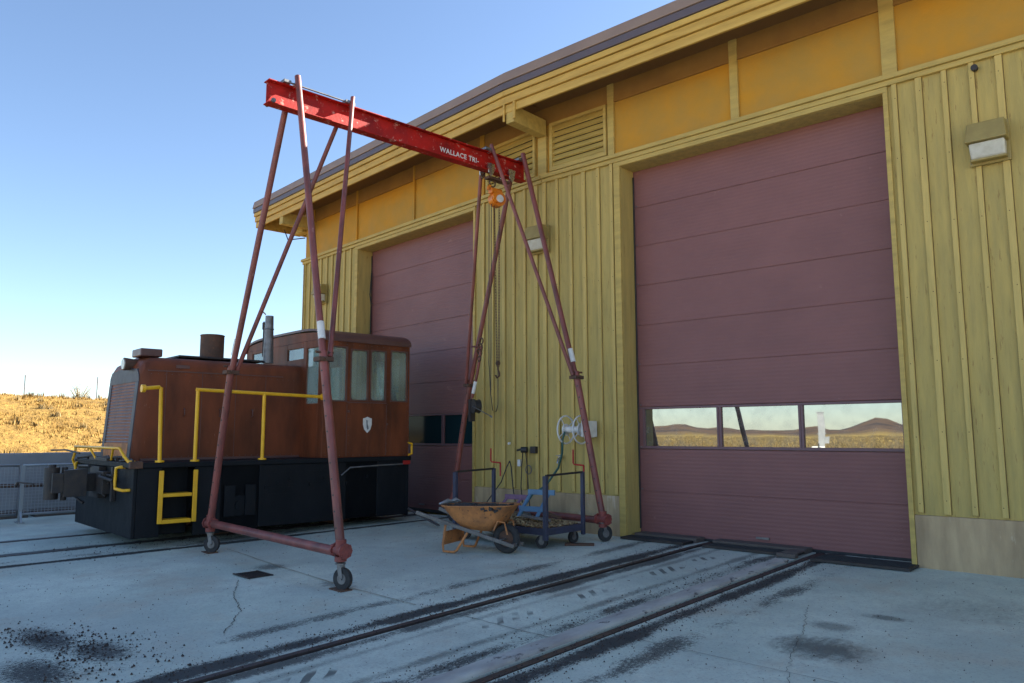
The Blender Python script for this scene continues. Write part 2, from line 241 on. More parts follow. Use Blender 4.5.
# ------------------------------------------------------------------ mesh helpers
class MB:
    def __init__(s, T=None): s.v = []; s.f = []; s.T = T; s.sm = []; s.mk = []
    def add(s, vs_, fs, smooth=False):
        b = len(s.v); s.mk.append((b, len(s.f))); s.v += [tuple(s.T @ Vector(v)) if s.T else tuple(v) for v in vs_]
        s.f += [tuple(b+i for i in f) for f in fs]; s.sm += [smooth]*len(fs); return s
    def box(s, x0, x1, y0, y1, z0, z1):
        return s.add([(x0, y0, z0), (x1, y0, z0), (x1, y1, z0), (x0, y1, z0), (x0, y0, z1), (x1, y0, z1), (x1, y1, z1), (x0, y1, z1)],
                     [(0, 3, 2, 1), (4, 5, 6, 7), (0, 1, 5, 4), (1, 2, 6, 5), (2, 3, 7, 6), (3, 0, 4, 7)])
    def hexa(s, P): return s.add(P, [(0, 3, 2, 1), (4, 5, 6, 7), (0, 1, 5, 4), (1, 2, 6, 5), (2, 3, 7, 6), (3, 0, 4, 7)])
    def bar(s, a, b, w, h, up=(0, 0, 1)):
        a, b = Vector(a), Vector(b); d = (b-a).normalized(); x = d.cross(Vector(up))
        if x.length < 1e-4: x = d.cross(Vector((1, 0, 0)))
        x.normalize(); y = x.cross(d); P = []
        for q in (a, b):
            for i, j in ((-1, -1), (1, -1), (1, 1), (-1, 1)): P.append(q + x*i*w/2 + y*j*h/2)
        return s.hexa(P)
    def tube(s, pts, r, seg=12, cap=True, smooth=True, rs=None):
        pts = [Vector(p) for p in pts]; n = len(pts); rings = []; prev = None
        for i, p in enumerate(pts):
            d = (pts[min(i+1, n-1)] - pts[max(i-1, 0)]).normalized()
            if prev is None:
                x = d.cross(Vector((0, 0, 1)))
                if x.length < .05: x = d.cross(Vector((1, 0, 0)))
            else: x = prev - d*prev.dot(d)
            x.normalize(); prev = x; y = d.cross(x); q = rs[i] if rs else r
            rings.append([p + (x*math.cos(2*math.pi*k/seg) + y*math.sin(2*math.pi*k/seg))*q for k in range(seg)])
        V = [v for rg in rings for v in rg]; F = []
        for i in range(n-1):
            for k in range(seg): F.append((i*seg+k, i*seg+(k+1) % seg, (i+1)*seg+(k+1) % seg, (i+1)*seg+k))
        s.add(V, F, smooth)
        if cap: s.add(rings[0], [tuple(reversed(range(seg)))]); s.add(rings[-1], [tuple(range(seg))])
        return s
    def ring(s, c, axis, Rr, r, seg=28, ts=8, a0=0., a1=2*math.pi):
        c = Vector(c); ax = Vector(axis).normalized(); x = ax.orthogonal().normalized(); y = ax.cross(x); full = abs(a1-a0) > 6.28
        pts = [c + (x*math.cos(a0+(a1-a0)*k/seg) + y*math.sin(a0+(a1-a0)*k/seg))*Rr for k in range(seg + (0 if full else 1))]
        if not full: return s.tube(pts, r, ts)
        V = []; F = []
        for k, p in enumerate(pts):
            o = (p-c).normalized()
            for j in range(ts): t = 2*math.pi*j/ts; V.append(p + (o*math.cos(t) + ax*math.sin(t))*r)
        for k in range(seg):
            for j in range(ts): F.append((k*ts+j, k*ts+(j+1) % ts, ((k+1) % seg)*ts+(j+1) % ts, ((k+1) % seg)*ts+j))
        return s.add(V, F, True)
    def disc(s, c, axis, r, th, seg=24, r2=None):
        c = Vector(c); ax = Vector(axis).normalized(); return s.tube([c-ax*th/2, c+ax*th/2], r, seg, rs=[r, r if r2 is None else r2])
    def prof(s, pts2, axis, a, b, smooth=False):
        """extrude polygon pts2 along axis (0,1,2) from a to b"""
        def P(p, t): q = list(p); q.insert(axis, t); return tuple(q)
        n = len(pts2); s.add([P(p, a) for p in pts2] + [P(p, b) for p in pts2], [(i, (i+1) % n, n+(i+1) % n, n+i) for i in range(n)], smooth)
        s.add([P(p, a) for p in pts2], [tuple(reversed(range(n)))]); s.add([P(p, b) for p in pts2], [tuple(range(n))]); return s
    def holed(s, x0, x1, z0, z1, y0, y1, holes):
        """wall slab in xz with rectangular holes (hx0,hx1,hz0,hz1)"""
        xs = sorted({x0, x1, *[h[0] for h in holes], *[h[1] for h in holes]}); xs = [x for x in xs if x0 <= x <= x1]
        for a, b in zip(xs, xs[1:]):
            m = (a+b)/2; hs = sorted([h for h in holes if h[0] < m < h[1]], key=lambda h: h[2]); z = z0
            for h in hs:
                if h[2] > z: s.box(a, b, y0, y1, z, h[2])
                z = max(z, h[3])
            if z < z1: s.box(a, b, y0, y1, z, z1)
        return s
    def each(s, name, m, parent=None, bevel=0, **k):
        ends = s.mk[1:] + [(len(s.v), len(s.f))]; out = []
        for (v0, f0), (v1, f1) in zip(s.mk, ends):
            q = MB(); q.v = s.v[v0:v1]; q.f = [tuple(i-v0 for i in f) for f in s.f[f0:f1]]; q.sm = s.sm[f0:f1]; out.append(q.build(name, m, parent, bevel, **k))
        return out
    def build(s, name, m, parent=None, bevel=0, kind=None, label=None, weld=False):
        me = bpy.data.meshes.new(name); me.from_pydata(s.v, [], s.f); me.materials.append(M[m] if isinstance(m, str) else m)
        for p, q in zip(me.polygons, s.sm): p.use_smooth = q
        bm = bmesh.new(); bm.from_mesh(me)
        if weld: bmesh.ops.remove_doubles(bm, verts=bm.verts, dist=1e-5)
        bmesh.ops.recalc_face_normals(bm, faces=bm.faces); bm.to_mesh(me); bm.free(); me.update()
        o = bpy.data.objects.new(name, me); sc.collection.objects.link(o)
        if parent: o.parent = parent
        if bevel:
            b = o.modifiers.new('bevel', 'BEVEL'); b.width = bevel; b.segments = 2; b.limit_method = 'ANGLE'; b.angle_limit = R(50)
        if kind: o['kind'] = kind
        if label: o['label'] = label
        return o
def tag(o, label, cat, group=None):
    o['label'] = label; o['category'] = cat
    if group: o['group'] = group
    return o
def thing(name, label, cat, loc=(0, 0, 0), rz=0, group=None):
    o = bpy.data.objects.new(name, None); sc.collection.objects.link(o); o.location = loc; o.rotation_euler = (0, 0, rz); o.empty_display_size = .2
    return tag(o, label, cat, group)
def ss(t): t = max(0, min(1, t)); return t*t*(3-2*t)
def gz(x, y):                                             # apron falls 2 % away from the doors
    s = 1 - .5*ss((-10-x)/1.6); return .02*min(y, .3)*s if y < 0 else 0.
def ghit(x, y, dz=0): return Vector((x, y, gz(x, y)+dz))

# ------------------------------------------------------------------ ground: apron, rails, field
RR = [(-3.66, 0.), (-5.17, 0.)]; RL = [(-11.08, .101), (-12.585, .101)]       # x at y=0, shear
def shear(x0): return .101*ss((-6.2-x0)/3.6)
cols = []                                                                      # (x0, dz)
def groove(xc, a=.085, b=.05, side=1):
    lo, hi = (xc-.045, xc+a) if side > 0 else (xc-a, xc+.045)
    return [(lo, 0), (lo+.006, -.07), (hi-.006, -.07), (hi, 0)]
grooves = sorted(groove(-3.66, side=-1) + groove(-5.17) + groove(-11.08, side=-1) + groove(-12.585))
grooves += [(-10.28-.022, 0), (-10.28-.018, -.04), (-10.28+.018, -.04), (-10.28+.022, 0)]
gx = [g[0] for g in grooves]
x = -17.6
base = []
while x < 13: base.append(x); x += .4
for b in base:
    if not any(abs(b-q) < .12 for q in gx): cols.append((b, 0))
cols += grooves; cols.sort()
ys = [-14.5 + .4*i for i in range(37)] + [.3]
ys = sorted(set([y for y in ys if y < .2] + [.34]))
ap = MB()
V = []; F = []; sm = []
for (x0, dz) in cols:
    for y in ys:
        xx = x0 + shear(x0)*y; V.append((xx, y, gz(xx, y) + dz + (.004*noise.noise((xx*.7, y*.7, 0)) if dz == 0 else 0)))
ny = len(ys)
for i in range(len(cols)-1):
    for j in range(ny-1): F.append((i*ny+j, (i+1)*ny+j, (i+1)*ny+j+1, i*ny+j+1))
ap.add(V, F); ap.build('apron', 'apron', kind='structure')
def strip(x0, w0, w1, ztop, name, m, ya=-14.4, yb=.33, h=.07):
    mb = MB(); V = []; k = shear(x0); yy = [ya + (yb-ya)*i/30 for i in range(31)]
    for y in yy:
        for (dx, dz) in ((w0, ztop-h), (w0, ztop), (w1, ztop), (w1, ztop-h)):
            xx = x0 + k*y; V.append((xx+dx, y, gz(xx, y)+dz))
    F = [(i*4+j, i*4+j+1, i*4+5+j, i*4+4+j) for i in range(30) for j in range(3)]
    mb.add(V, F); mb.add(V[:4], [(0, 1, 2, 3)]); mb.add(V[-4:], [(3, 2, 1, 0)]); return mb.build(name, m, kind='structure')
for x0 in (-3.66, -5.17, -11.08, -12.585):
    strip(x0, -.033, .033, .004, 'rail', 'rail')
for x0, sgn in ((-3.66, -1), (-5.17, 1), (-11.08, -1), (-12.585, 1)):
    a, b = (.036, .082) if sgn > 0 else (-.082, -.036); strip(x0, a, b, -.045, 'flangeway_dirt', 'dirt', h=.02)
# raised lip of patched concrete beside the right-hand rail
mb = MB(); V = []; n_ = 90
for i in range(n_):
    y = -9.5 + 9.0*i/(n_-1); w_ = .03*noise.noise((3, y*2.2, 1))
    for dx, dz in ((-.30+w_, -.01), (-.26+w_, .022), (-.12+w_*.3, .026), (-.092, .012), (-.09, -.03)):
        V.append((-3.66+dx, y, gz(-3.66, y)+dz + .006*noise.noise((dx*9, y*5, 0))))
mb.add(V, [(i*5+j, i*5+j+1, i*5+6+j, i*5+5+j) for i in range(n_-1) for j in range(4)], True)
M['lip'] = mat('lip_concrete', (.52, .52, .47), .8, var=(.33, .31, .29), vs_=5, spots=(.10, .09, .09), sps=9, spt=.58, bump=.6, bs=20, vstr=(1, .4, 1))
mb.build('kerb_strip', 'lip', kind='structure')
# hairline cracks and filled joints
def crack(pts, wd, m, name, jit=.05, n=14):
    P = []
    for a, b in zip(pts, pts[1:]):
        for i in range(n):
            t = i/n; P.append((a[0]+(b[0]-a[0])*t + random.uniform(-jit, jit)*.6, a[1]+(b[1]-a[1])*t + random.uniform(-jit, jit)*.6))
    P.append(pts[-1]); mb = MB(); V = []
    for i, p in enumerate(P):
        q = P[min(i+1, len(P)-1)]; o = P[max(i-1, 0)]; d = Vector((q[0]-o[0], q[1]-o[1], 0)).normalized(); s_ = Vector((-d.y, d.x, 0))*wd*random.uniform(.5, 1.1)/2
        V += [ghit(p[0]+s_.x, p[1]+s_.y, .0075), ghit(p[0]-s_.x, p[1]-s_.y, .0075)]
    mb.add(V, [(2*i, 2*i+1, 2*i+3, 2*i+2) for i in range(len(P)-1)]); mb.build(name, m, kind='structure')
crack([(-8.05, -5.15), (-7.35, -5.6), (-6.75, -5.85), (-6.1, -6.35)], .009, 'crack', 'ground_crack', jit=.025, n=22)
crack([(-2.75, -2.6), (-2.5, -3.3), (-2.3, -4.1), (-2.0, -4.9)], .005, 'crack', 'ground_crack', jit=.03, n=20)
crack([(-10.15, -4.15), (-8.5, -4.42), (-6.9, -4.62), (-5.6, -4.72)], .014, 'jointfill', 'ground_joint', jit=.01)
crack([(-5.1, -4.72), (-3.8, -4.8)], .010, 'crack', 'ground_joint', jit=.01)
crack([(-3.5, -4.4), (2, -4.6)], .006, 'crack', 'ground_joint', jit=.01)

# soot crumbs and gravel lying along the rails and in the corner of the apron
cmb = MB()
def crumbs(n, f, s0=.003, s1=.011):
    for _ in range(n):
        x_, y_ = f(); s_ = s0 + (s1-s0)*random.random()**3; z = gz(x_, y_)+.004
        a = random.uniform(0, 6.28); c_, d_ = math.cos(a)*s_, math.sin(a)*s_; h = s_*random.uniform(.7, 1.4)
        cmb.add([(x_+c_, y_+d_, z), (x_-d_, y_+c_*.8, z), (x_-c_, y_-d_*.7, z), (x_+d_*.8, y_-c_, z), (x_+c_*.2, y_, z+h)], [(0, 1, 4), (1, 2, 4), (2, 3, 4), (3, 0, 4)])
g_ = random.gauss
crumbs(2600, lambda: (-3.50+g_(0, .12), random.uniform(-8.5, -.3))); crumbs(2200, lambda: (-5.36+g_(0, .13), random.uniform(-9.5, -.3))); crumbs(900, lambda: (-4.05+g_(0, .15), random.uniform(-8, -.4)))
for cx_, cy_, n_, sg in ((-7.3, -7.45, 200, .14), (-6.9, -7.15, 240, .16), (-6.5, -7.3, 180, .14), (-6.4, -6.9, 120, .22), (-6.2, -7.5, 160, .2), (-7.8, -7.6, 120, .25), (-5.9, -7.1, 120, .25)): crumbs(n_, lambda: (cx_+g_(0, sg*1.6), cy_+g_(0, sg*.7)), .003, .016); crumbs(900, lambda: (random.uniform(-13, 0), random.uniform(-8, -.4)), .002, .008)
crumbs(900, lambda: (-11.1+.101*(-3)+g_(0, .3), random.uniform(-6, .2)), .003, .014)
cro = cmb.build('soot_crumbs', 'dirt'); cro['kind'] = 'stuff'

# field and hills: a polar sheet, peaks placed by azimuth (degrees from -y towards -x is negative x)
def hprof(az):                                             # elevation in degrees of the far skyline as seen behind the camera
    def pk(c, wd, h): return h*math.exp(-((az-c)/wd)**2)
    e = .28 + .06*math.sin(az*.31) + .05*math.sin(az*1.3+1) + pk(-150.3, 1.3, .62) + pk(-147.6, 1.2, .40) + pk(-152.8, 1.0, .30) + pk(-145.6, .8, .15) + pk(-163.6, .9, .80) + pk(-162.2, 1.0, .35) + pk(-165.3, 1.0, .38) + pk(-159.3, .5, .32)
    e += pk(150, 14, 1.4) + pk(-95, 12, .5) + pk(40, 20, .9)
    return e
def tz(x, y):
    d = math.hypot(x+2, y+6); z = -.45
    if d > 15: z += .35*noise.noise((x*.02, y*.02, 5))*ss((d-25)/60) + .12*noise.noise((x*.22, y*.22, 1))
    # cut bank west of the apron
    if x < -17.5:
        k = ss((-17.9-x)/17); crest = 2.95 + .30*noise.noise((x*.06, y*.08, 2)) + .25*noise.noise((x*.3, y*.3, 7)); edge = ss((y+9+ (-x-18)*.25)/7)
        z = z + (crest-z)*k*edge - ss((-x-38)/30)*1.2*edge
    return z
rad = [0.01, 8, 12, 15] + [16+.8*i for i in range(36)] + [45*1.09**i for i in range(56)]
AZN = 480
V = []; F = []
for r_ in rad:
    for k in range(AZN):
        a = 2*math.pi*k/AZN; x_ = -2 + r_*math.sin(a); y_ = -6 + r_*math.cos(a); z = tz(x_, y_)
        if r_ > 500:
            az = math.degrees(math.atan2(x_, y_+9.65)); e = math.tan(R(hprof(az)))
            H = 1.5 + 1350*e*.78; t = ss((r_-650)/650); hh = H*t*(1 if r_ < 1500 else math.exp(-(r_-1500)/900))
            hh *= 1 + .10*noise.noise((x_*.004, y_*.004, 3)) ; z += hh + t*(6*noise.noise((x_*.012, y_*.012, 8)) + 5*noise.noise((x_*.03, y_*.03, 2)))*min(1, e*60)
        V.append((x_, y_, z))
for i in range(len(rad)-1):
    for k in range(AZN):
        q = (k+1) % AZN; F.append((i*AZN+k, i*AZN+q, (i+1)*AZN+q, (i+1)*AZN+k))
mb = MB(); mb.add(V, F, True); mb.build('field', 'field', kind='structure')
# dry grass
def tufts(n, area, name, hmin, hmax, wd, blades=7, m_='grass'):
    mb = MB(); V = []; F = []; c = 0
    for _ in range(n):
        x_, y_ = area()
        if x_ is None: continue
        den = noise.noise((x_*.35, y_*.35, 4))
        if den < -.25 and random.random() < .7: continue
        z = tz(x_, y_); hs = random.uniform(hmin, hmax)*(.8+.5*den)
        for b in range(blades):
            a = random.uniform(0, 6.28); l = random.uniform(.1, .75); h = hs*random.uniform(.6, 1.15); w2 = wd*random.uniform(.6, 1.3)
            bx, by = x_+random.uniform(-.1, .1), y_+random.uniform(-.1, .1); dx, dy = math.cos(a), math.sin(a)
            V += [(bx-dy*w2, by+dx*w2, z-.03), (bx+dy*w2, by-dx*w2, z-.03), (bx+dx*l*h*.8, by+dy*l*h*.8, z+h)]; F.append((c, c+1, c+2)); c += 3
    mb.add(V, F); o = mb.build(name, m_); o['kind'] = 'stuff'; return o
def bank():
    x_ = random.uniform(-18.3, -42); y_ = random.uniform(-9, 17)
    if y_ > 1 and x_ > -17.0: return None, None
    return x_, y_
tufts(16000, bank, 'grass', .06, .17, .016)
def bank2():
    x_, y_ = random.uniform(-18.6, -36), random.uniform(-8, 14); return x_, y_
tufts(420, bank2, 'sagebrush', .12, .34, .03, blades=14, m_='sage')
def back():
    rr_ = 44 + 75*random.random()**1.5; a = R(random.uniform(180-5, 180+40)); return rr_*math.sin(a), -9.65 + rr_*math.cos(a)-2
tufts(7000, back, 'grass', .18, .5, .016)
def back2():
    rr_ = 70 + 330*random.random()**1.3; a = R(random.uniform(180-2, 180+38)); return rr_*math.sin(a)-3, -9.65 - abs(rr_*math.cos(a))
tufts(9000, back2, 'sagebrush', .35, 1.0, .10, m_='sage')

# ------------------------------------------------------------------ the engine house
KX = -7.88; TL = Matrix.Rotation(-math.atan(.101), 4, 'Z')
house = thing('engine_house', 'long olive yellow board and batten engine shed with two tall maroon doors', 'building', (KX, 0, 0))
ZG, ZP, ZL, ZU = -.3, .60, 5.68, 7.0
bays = [
    dict(T=None, x0=0., x1=16., door=(1.54, 5.35), posts=[(1.335, 1.45), (3.39, 3.51), (5.36, 5.53), (7.45, 7.6), (9.5, 9.62), (11.6, 11.75), (13.7, 13.8)], lou=(.17, 1.31)),
    dict(T=TL, x0=-8.36, x1=0., door=(-5.84, -1.80), posts=[(-7.93, -7.88), (-5.96, -5.90), (-3.75, -3.69), (-1.62, -1.50)], lou=(-1.44, -.16)),
]
def vent(mb, mbs, x0, x1, z0, z1):
    mb.box(x0, x1, -.045, .02, z0, z0+.07); mb.box(x0, x1, -.045, .02, z1-.05, z1); mb.box(x0, x0+.06, -.045, .02, z0+.07, z1-.05); mb.box(x1-.05, x1, -.045, .02, z0+.07, z1-.05)
    n = 7; h = (z1-z0-.12)/n
    for i in range(n):
        zb = z0+.07+i*h
        mbs.hexa([(x0+.06, -.035, zb+.012), (x1-.05, -.035, zb+.012), (x1-.05, -.01, zb), (x0+.06, -.01, zb), (x0+.06, .02, zb+h*1.0), (x1-.05, .02, zb+h*1.0), (x1-.05, .045, zb+h*1.0), (x0+.06, .045, zb+h*1.0)])
for B in bays:
    T, x0, x1, d = B['T'], B['x0'], B['x1'], B['door']
    # boards and battens of the lower wall
    nx = []; seam = MB(T); bt = MB(T); mb = MB(T); mb.holed(x0, x1, ZP-.02, ZL, 0, .12, [(d[0], d[1], ZP-.5, 5.60)])
    k = 0; x = x0+.0
    while x < x1-.05:
        wd = .055 if k % 3 else .07
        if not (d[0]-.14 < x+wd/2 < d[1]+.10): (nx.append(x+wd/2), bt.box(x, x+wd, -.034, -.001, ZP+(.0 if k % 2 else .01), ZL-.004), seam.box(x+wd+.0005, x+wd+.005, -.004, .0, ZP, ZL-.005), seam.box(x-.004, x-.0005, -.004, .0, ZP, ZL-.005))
        x += .272 + .022*math.sin(k*2.7); k += 1
    mb.build('lower_wall', 'wall', house, bevel=.004)
    seam.build('batten_shade_seam', 'seam', house); bt.build('batten', 'batten', house, bevel=.005)  # thin dark strips beside the battens: painted batten shadow together with seam grime
    nh = MB(T); rn = random.Random(3)
    for bx_ in nx:
        for z_ in (.75, 1.5, 2.3, 3.1, 3.9, 4.7, 5.5): nh.disc((bx_+rn.uniform(-.012, .012), -.0345, z_+rn.uniform(-.05, .05)), (0, 1, 0), .006, .002, 6)
    nh.build('nail_heads', 'seam', house)
    # door casing, reveals, corner boards
    mb = MB(T)
    for a, b in ((d[0]-.11, d[0]), (d[1], d[1]+.055)): mb.box(a, b, -.034, -.001, -.02, 5.60)
    rv = MB(T); rv.box(d[0]-.03, d[0]+.004, .001, .45, -.2, 5.596); rv.box(d[1]-.004, d[1]+.03, .001, .45, -.2, 5.596); rv.box(d[0]-.03, d[1]+.03, .001, .45, 5.596, 5.63); rv.each('door_reveal', 'wall', house)
    mb.box(d[0]-.11, d[1]+.055, -.036, -.001, 5.60, 5.668)
    if T: mb.box(x0-.02, x0+.09, -.034, 0, .1, ZL)
    mb.each('door_casing', 'trim', house, bevel=.004)
    mb = MB(T); e = 0 if not T else .0
    mb.box(x0-(.05 if T else -.004), x1-(.004 if T else 0), -.052, 0, 5.67, 5.735); mb.box(x0-(.08 if T else -.004), x1-(.004 if T else 0), -.085, 0, 5.737, 5.80)
    mb.each('trim_ledge', 'trim', house, bevel=.006)
    # upper wall
    mb = MB(T); L = B['lou']; mb.holed(x0, x1, 5.80, ZU, .012, .12, [(L[0], L[1], 5.84, 6.655)])
    mb.build('upper_wall', 'upper', house)
    mb = MB(T)
    for a, b in B['posts']: mb.box(a, b, -.03, .012, 5.80, ZU)
    mb.each('wall_post', 'trim' if not T else 'upper', house, bevel=.004)
    mb = MB(T); xs = [x0] + [p for q in B['posts'] for p in q] + [x1]; xs.sort()
    for a, b in zip(xs[::2], xs[1::2]): mb.box(a+.001, b-.001, -.012, .012, 6.70, ZU); mb.box(a+.001, b-.001, -.022, .012, 6.665, 6.70)
    mb.each('header_board', 'header', house, bevel=.003)
    v = MB(T); s_ = MB(T); vent(v, s_, L[0], L[1], 5.83, 6.662); vo = v.build('louvre_vent', 'trim', house, bevel=.003); s_.build('slat', 'trim', vo)
    mb = MB(T); mb.box(L[0]-.02, L[1]+.02, .11, .13, 5.8, 6.6); mb.build('vent_backing', 'darksteel', vo)
    # plinth
    mb = MB(T)
    for a, b in ((x0-(.02 if T else -.03), d[0]-.112), (d[1]+.057, x1-(.03 if T else 0))): mb.box(a, b, -.032, .10, ZG, ZP-.02)
    mb.each('concrete_plinth', 'plinth', house, bevel=.012)
    # fascia, gutter, roof edge, soffit
    EX = .045; a, b = (x0-.98 if T else -EX+.0), (x1+EX if T else x1+.8)
    if T: b -= .0
    mb = MB(T)
    mb.box(a, b, -.871, -.83, 6.645, 6.775); mb.box(a, b, -.905, -.835, 6.785, 6.905); mb.box(a, b, -.935, -.84, 6.915, 7.0); mb.box(a+.001, b-.001, -.85, -.832, 6.77, 6.99)
    if T: mb.box(a-.0, a+.04, -.829, 3.0, 6.645, 7.005)
    mb.build('fascia', 'fascia', house, bevel=.004)
    mb = MB(T); mb.box(a-.01, b, -.955, -.84, 7.007, 7.12); mb.build('gutter', 'roofdark', house, bevel=.01)
    mb = MB(T); mb.hexa([(a-.03, -.975, 7.122), (b, -.975, 7.122), (b, 13.5, 7.55), (a-.03, 13.5, 7.55), (a-.03, -.93, 7.31), (b, -.93, 7.31), (b, 13.5, 7.9), (a-.03, 13.5, 7.9)])
    mb.build('roof', 'roofmetal', house, bevel=.015)
    mb = MB(T); mb.box(a+.05, b-.04, -.828, .01, 6.97, 7.0)
    x = a+.3
    mb.build('soffit', 'soffit', house)
# body behind the front
mb = MB(); mb.box(.03, 15.98, .47, 13, -.4, 6.96); mb.build('inner_wall', 'wall', house)
mb = MB(TL); mb.box(-8.34, 0, .47, 12.6, -.4, 6.96); mb.build('inner_wall', 'wall', house)
# bracket beams under the eave
mb = MB(); mb.box(-.06, .11, -.86, -.04, 6.465, 6.74); mb.build('bracket_beam', 'trim', house, bevel=.008)
mb = MB(); mb.box(-.10, -.065, -.90, -.872, 6.50, 6.79); mb.box(.115, .16, -.90, -.872, 6.50, 6.79); mb.each('fascia_block', 'fascia', house, bevel=.004)
mb = MB(TL); mb.box(-8.05, -7.88, -.86, -.04, 6.465, 6.74); mb.box(-8.9, -8.37, -.1, .1, 6.50, 6.74); mb.build('bracket_beam', 'trim', house, bevel=.008)
mb = MB(); mb.box(-.08, .10, -.04, .02, 5.80, 6.465); mb.each('wall_post', 'trim', house, bevel=.005)
mb = MB(TL); mb.tube([(-8.37, -.02, 6.35), (-8.1, -.6, 6.15), (-8.0, -.75, 6.35)], .015, 6); mb.build('stay_rod', 'darksteel', house)
# small fixtures on the wall
mb = MB(); mb.disc((6.33, -.05, 5.585), (0, 1, 0), .035, .06, 12); mb.build('knob', 'darksteel', house)

# sectional doors
def sect_door(B, wins, kind):
    T, d = B['T'], B['door']; zs = [.03, .65, 1.27, 1.90, 2.52, 3.14, 3.76, 4.38, 5.0, 5.60]
    door = MB(T); o0, o1 = d[0]+.006, d[1]-.006
    for i, (a, b) in enumerate(zip(zs, zs[1:])):
        if i == 2: door.holed(o0, o1, a+.004, b-.004, .35, .40, [(w[0], w[1], 1.315, 1.862) for w in wins])
        else:
            door.box(o0, o1, .352 if i % 2 else .35, .40, a+.004, b-.004)
            for q in range(1, 5): door.box(o0+.002, o1-.002, .3465, .349, a+(b-a)*q/5-.004, a+(b-a)*q/5+.002) if False else None
    door.box(o0, o1, .356, .40, .03, 5.60)if False else door.box(o0, o1, .362, .40, .03, 1.27).box(o0, o1, .362, .40, 1.90, 5.6)
    dd = door.build('roller_door', 'door' if kind == 'R' else 'door', house, bevel=.003)
    hw_ = MB(T)
    for zz in zs[1:-1]:
        for xx in (o0+.05, o1-.05): hw_.disc((xx, .344, zz+.03), (0, 1, 0), .012, .012, 8)
    hw_.box((o0+o1)/2-.09, (o0+o1)/2+.09, .325, .349, .10, .125); hw_.build('door_hardware', 'greysteel', dd)
    fr = MB(T)
    fr.box(o0, o1, .342, .352, 1.276, 1.312); fr.box(o0, o1, .342, .352, 1.865, 1.894)
    for w in wins:
        for a, b in ((w[0]-.028, w[0]), (w[1], w[1]+.028)): fr.box(a, b, .342, .352, 1.313, 1.864)
    fr.build('window_frame', 'doorframe', dd, bevel=.002)
    for w in wins:
        p_ = MB(T); p_.box(w[0]-.004, w[1]+.004, .372, .380, 1.31, 1.866); p_.build('window_pane', 'doorglass' if kind == 'R' else 'darkglass', dd)
    s_ = MB(T); s_.box(o0, o1, .345, .405, -.02, .035); s_.build('bottom_seal', 'rubber', dd)
    tr = MB(T); tr.tube([(d[0]+.02, .33, .1), (d[0]+.02, .33, 5.5)], .012, 6); tr.build('edge_track', 'darksteel', dd)
    return dd
WR = [(-6.225-KX, -5.045-KX), (-4.975-KX, -3.888-KX), (-3.825-KX, -2.635-KX)]
sect_door(bays[0], WR, 'R')
dw = 3.5; sect_door(bays[1], [(-5.72, -4.50), (-4.42, -3.20), (-3.12, -1.90)], 'L')
# loose cable hanging at the left door's edge
mb = MB(TL); mb.tube([(-5.78, .30, 5.1), (-5.76, .26, 4.6), (-5.74, .28, 4.35), (-5.78, .30, 4.1), (-5.77, .29, 3.6)], .012, 6); mb.build('door_cable', 'cord', house)

# things at the threshold: grates and timbers
def grate(x0, x1, y0, y1, label):
    t = thing('drain_grate', label, 'grate', ((x0+x1)/2, (y0+y1)/2, .002), 0, 'drain grates along the right door'); hx, hy = (x1-x0)/2, (y1-y0)/2
    mb = MB(); mb.box(-hx, hx, -hy, -hy+.025, 0, .030); mb.box(-hx, hx, hy-.025, hy, 0, .030); mb.box(-hx, -hx+.025, -hy+.025, hy-.025, 0, .030); mb.box(hx-.025, hx, -hy+.025, hy-.025, 0, .030)
    mb.build('frame', 'darksteel', t)
    mb = MB(); mb.box(-hx+.025, hx-.025, -hy+.025, hy-.025, 0, .006); n = int(2*hx/.034)
    for i in range(n): a = -hx+.03+i*.034; mb.box(a, a+.008, -hy+.026, hy-.026, .006, .028)
    for i in range(1, 7): b = -hy+2*hy*i/7; mb.box(-hx+.03, hx-.03, b-.005, b+.005, .008, .032)
    mb.build('slats', 'rubber', t); return t
grate(-6.32, -5.32, -.22, .08, 'black slotted drain grate left of both rails before the right door')
grate(-5.03, -3.80, -.22, .08, 'black slotted drain grate between the two rails before the right door')
grate(-3.55, -2.46, -.38, .08, 'black slotted drain grate right of both rails, at the right door jamb')
def timber(x0, x1, lab): mb = MB(); mb.box(x0, x1, .09, .335, -.01, .06); tag(mb.build('threshold_timber', 'tie', None, bevel=.006), lab, 'timber', 'threshold timbers')
timber(-6.28, -5.28, 'weathered brown timber plank behind the grate left of the rails')
timber(-5.04, -3.78, 'weathered brown timber plank between the rails at the door sill')
mb = MB(); mb.box(-3.66-.32, -3.66-.08, -.33, -.225, .0, .05).box(-3.66-.30, -3.66-.1, -.22, .085, .036, .055); tag(mb.build('timber_block', 'tie', None, bevel=.01), 'worn reddish timber block beside the right rail at the sill', 'timber')
# drain cover in the apron
t = thing('drain_cover', 'small black rectangular drain grate in the concrete under the crane', 'drain', ghit(-8.2, -4.9, .004), R(-4))
mb = MB(); mb.box(-.19, .19, -.14, .14, 0, .004); mb.build('pit', 'dirt', t)
mb = MB()
for i in range(9): mb.box(-.18+i*.042, -.18+i*.042+.018, -.13, .13, .004, .010)
mb.box(-.20, .20, -.15, -.13, 0, .011); mb.box(-.20, .20, .13, .15, 0, .011); mb.build('grille', 'darksteel', t)

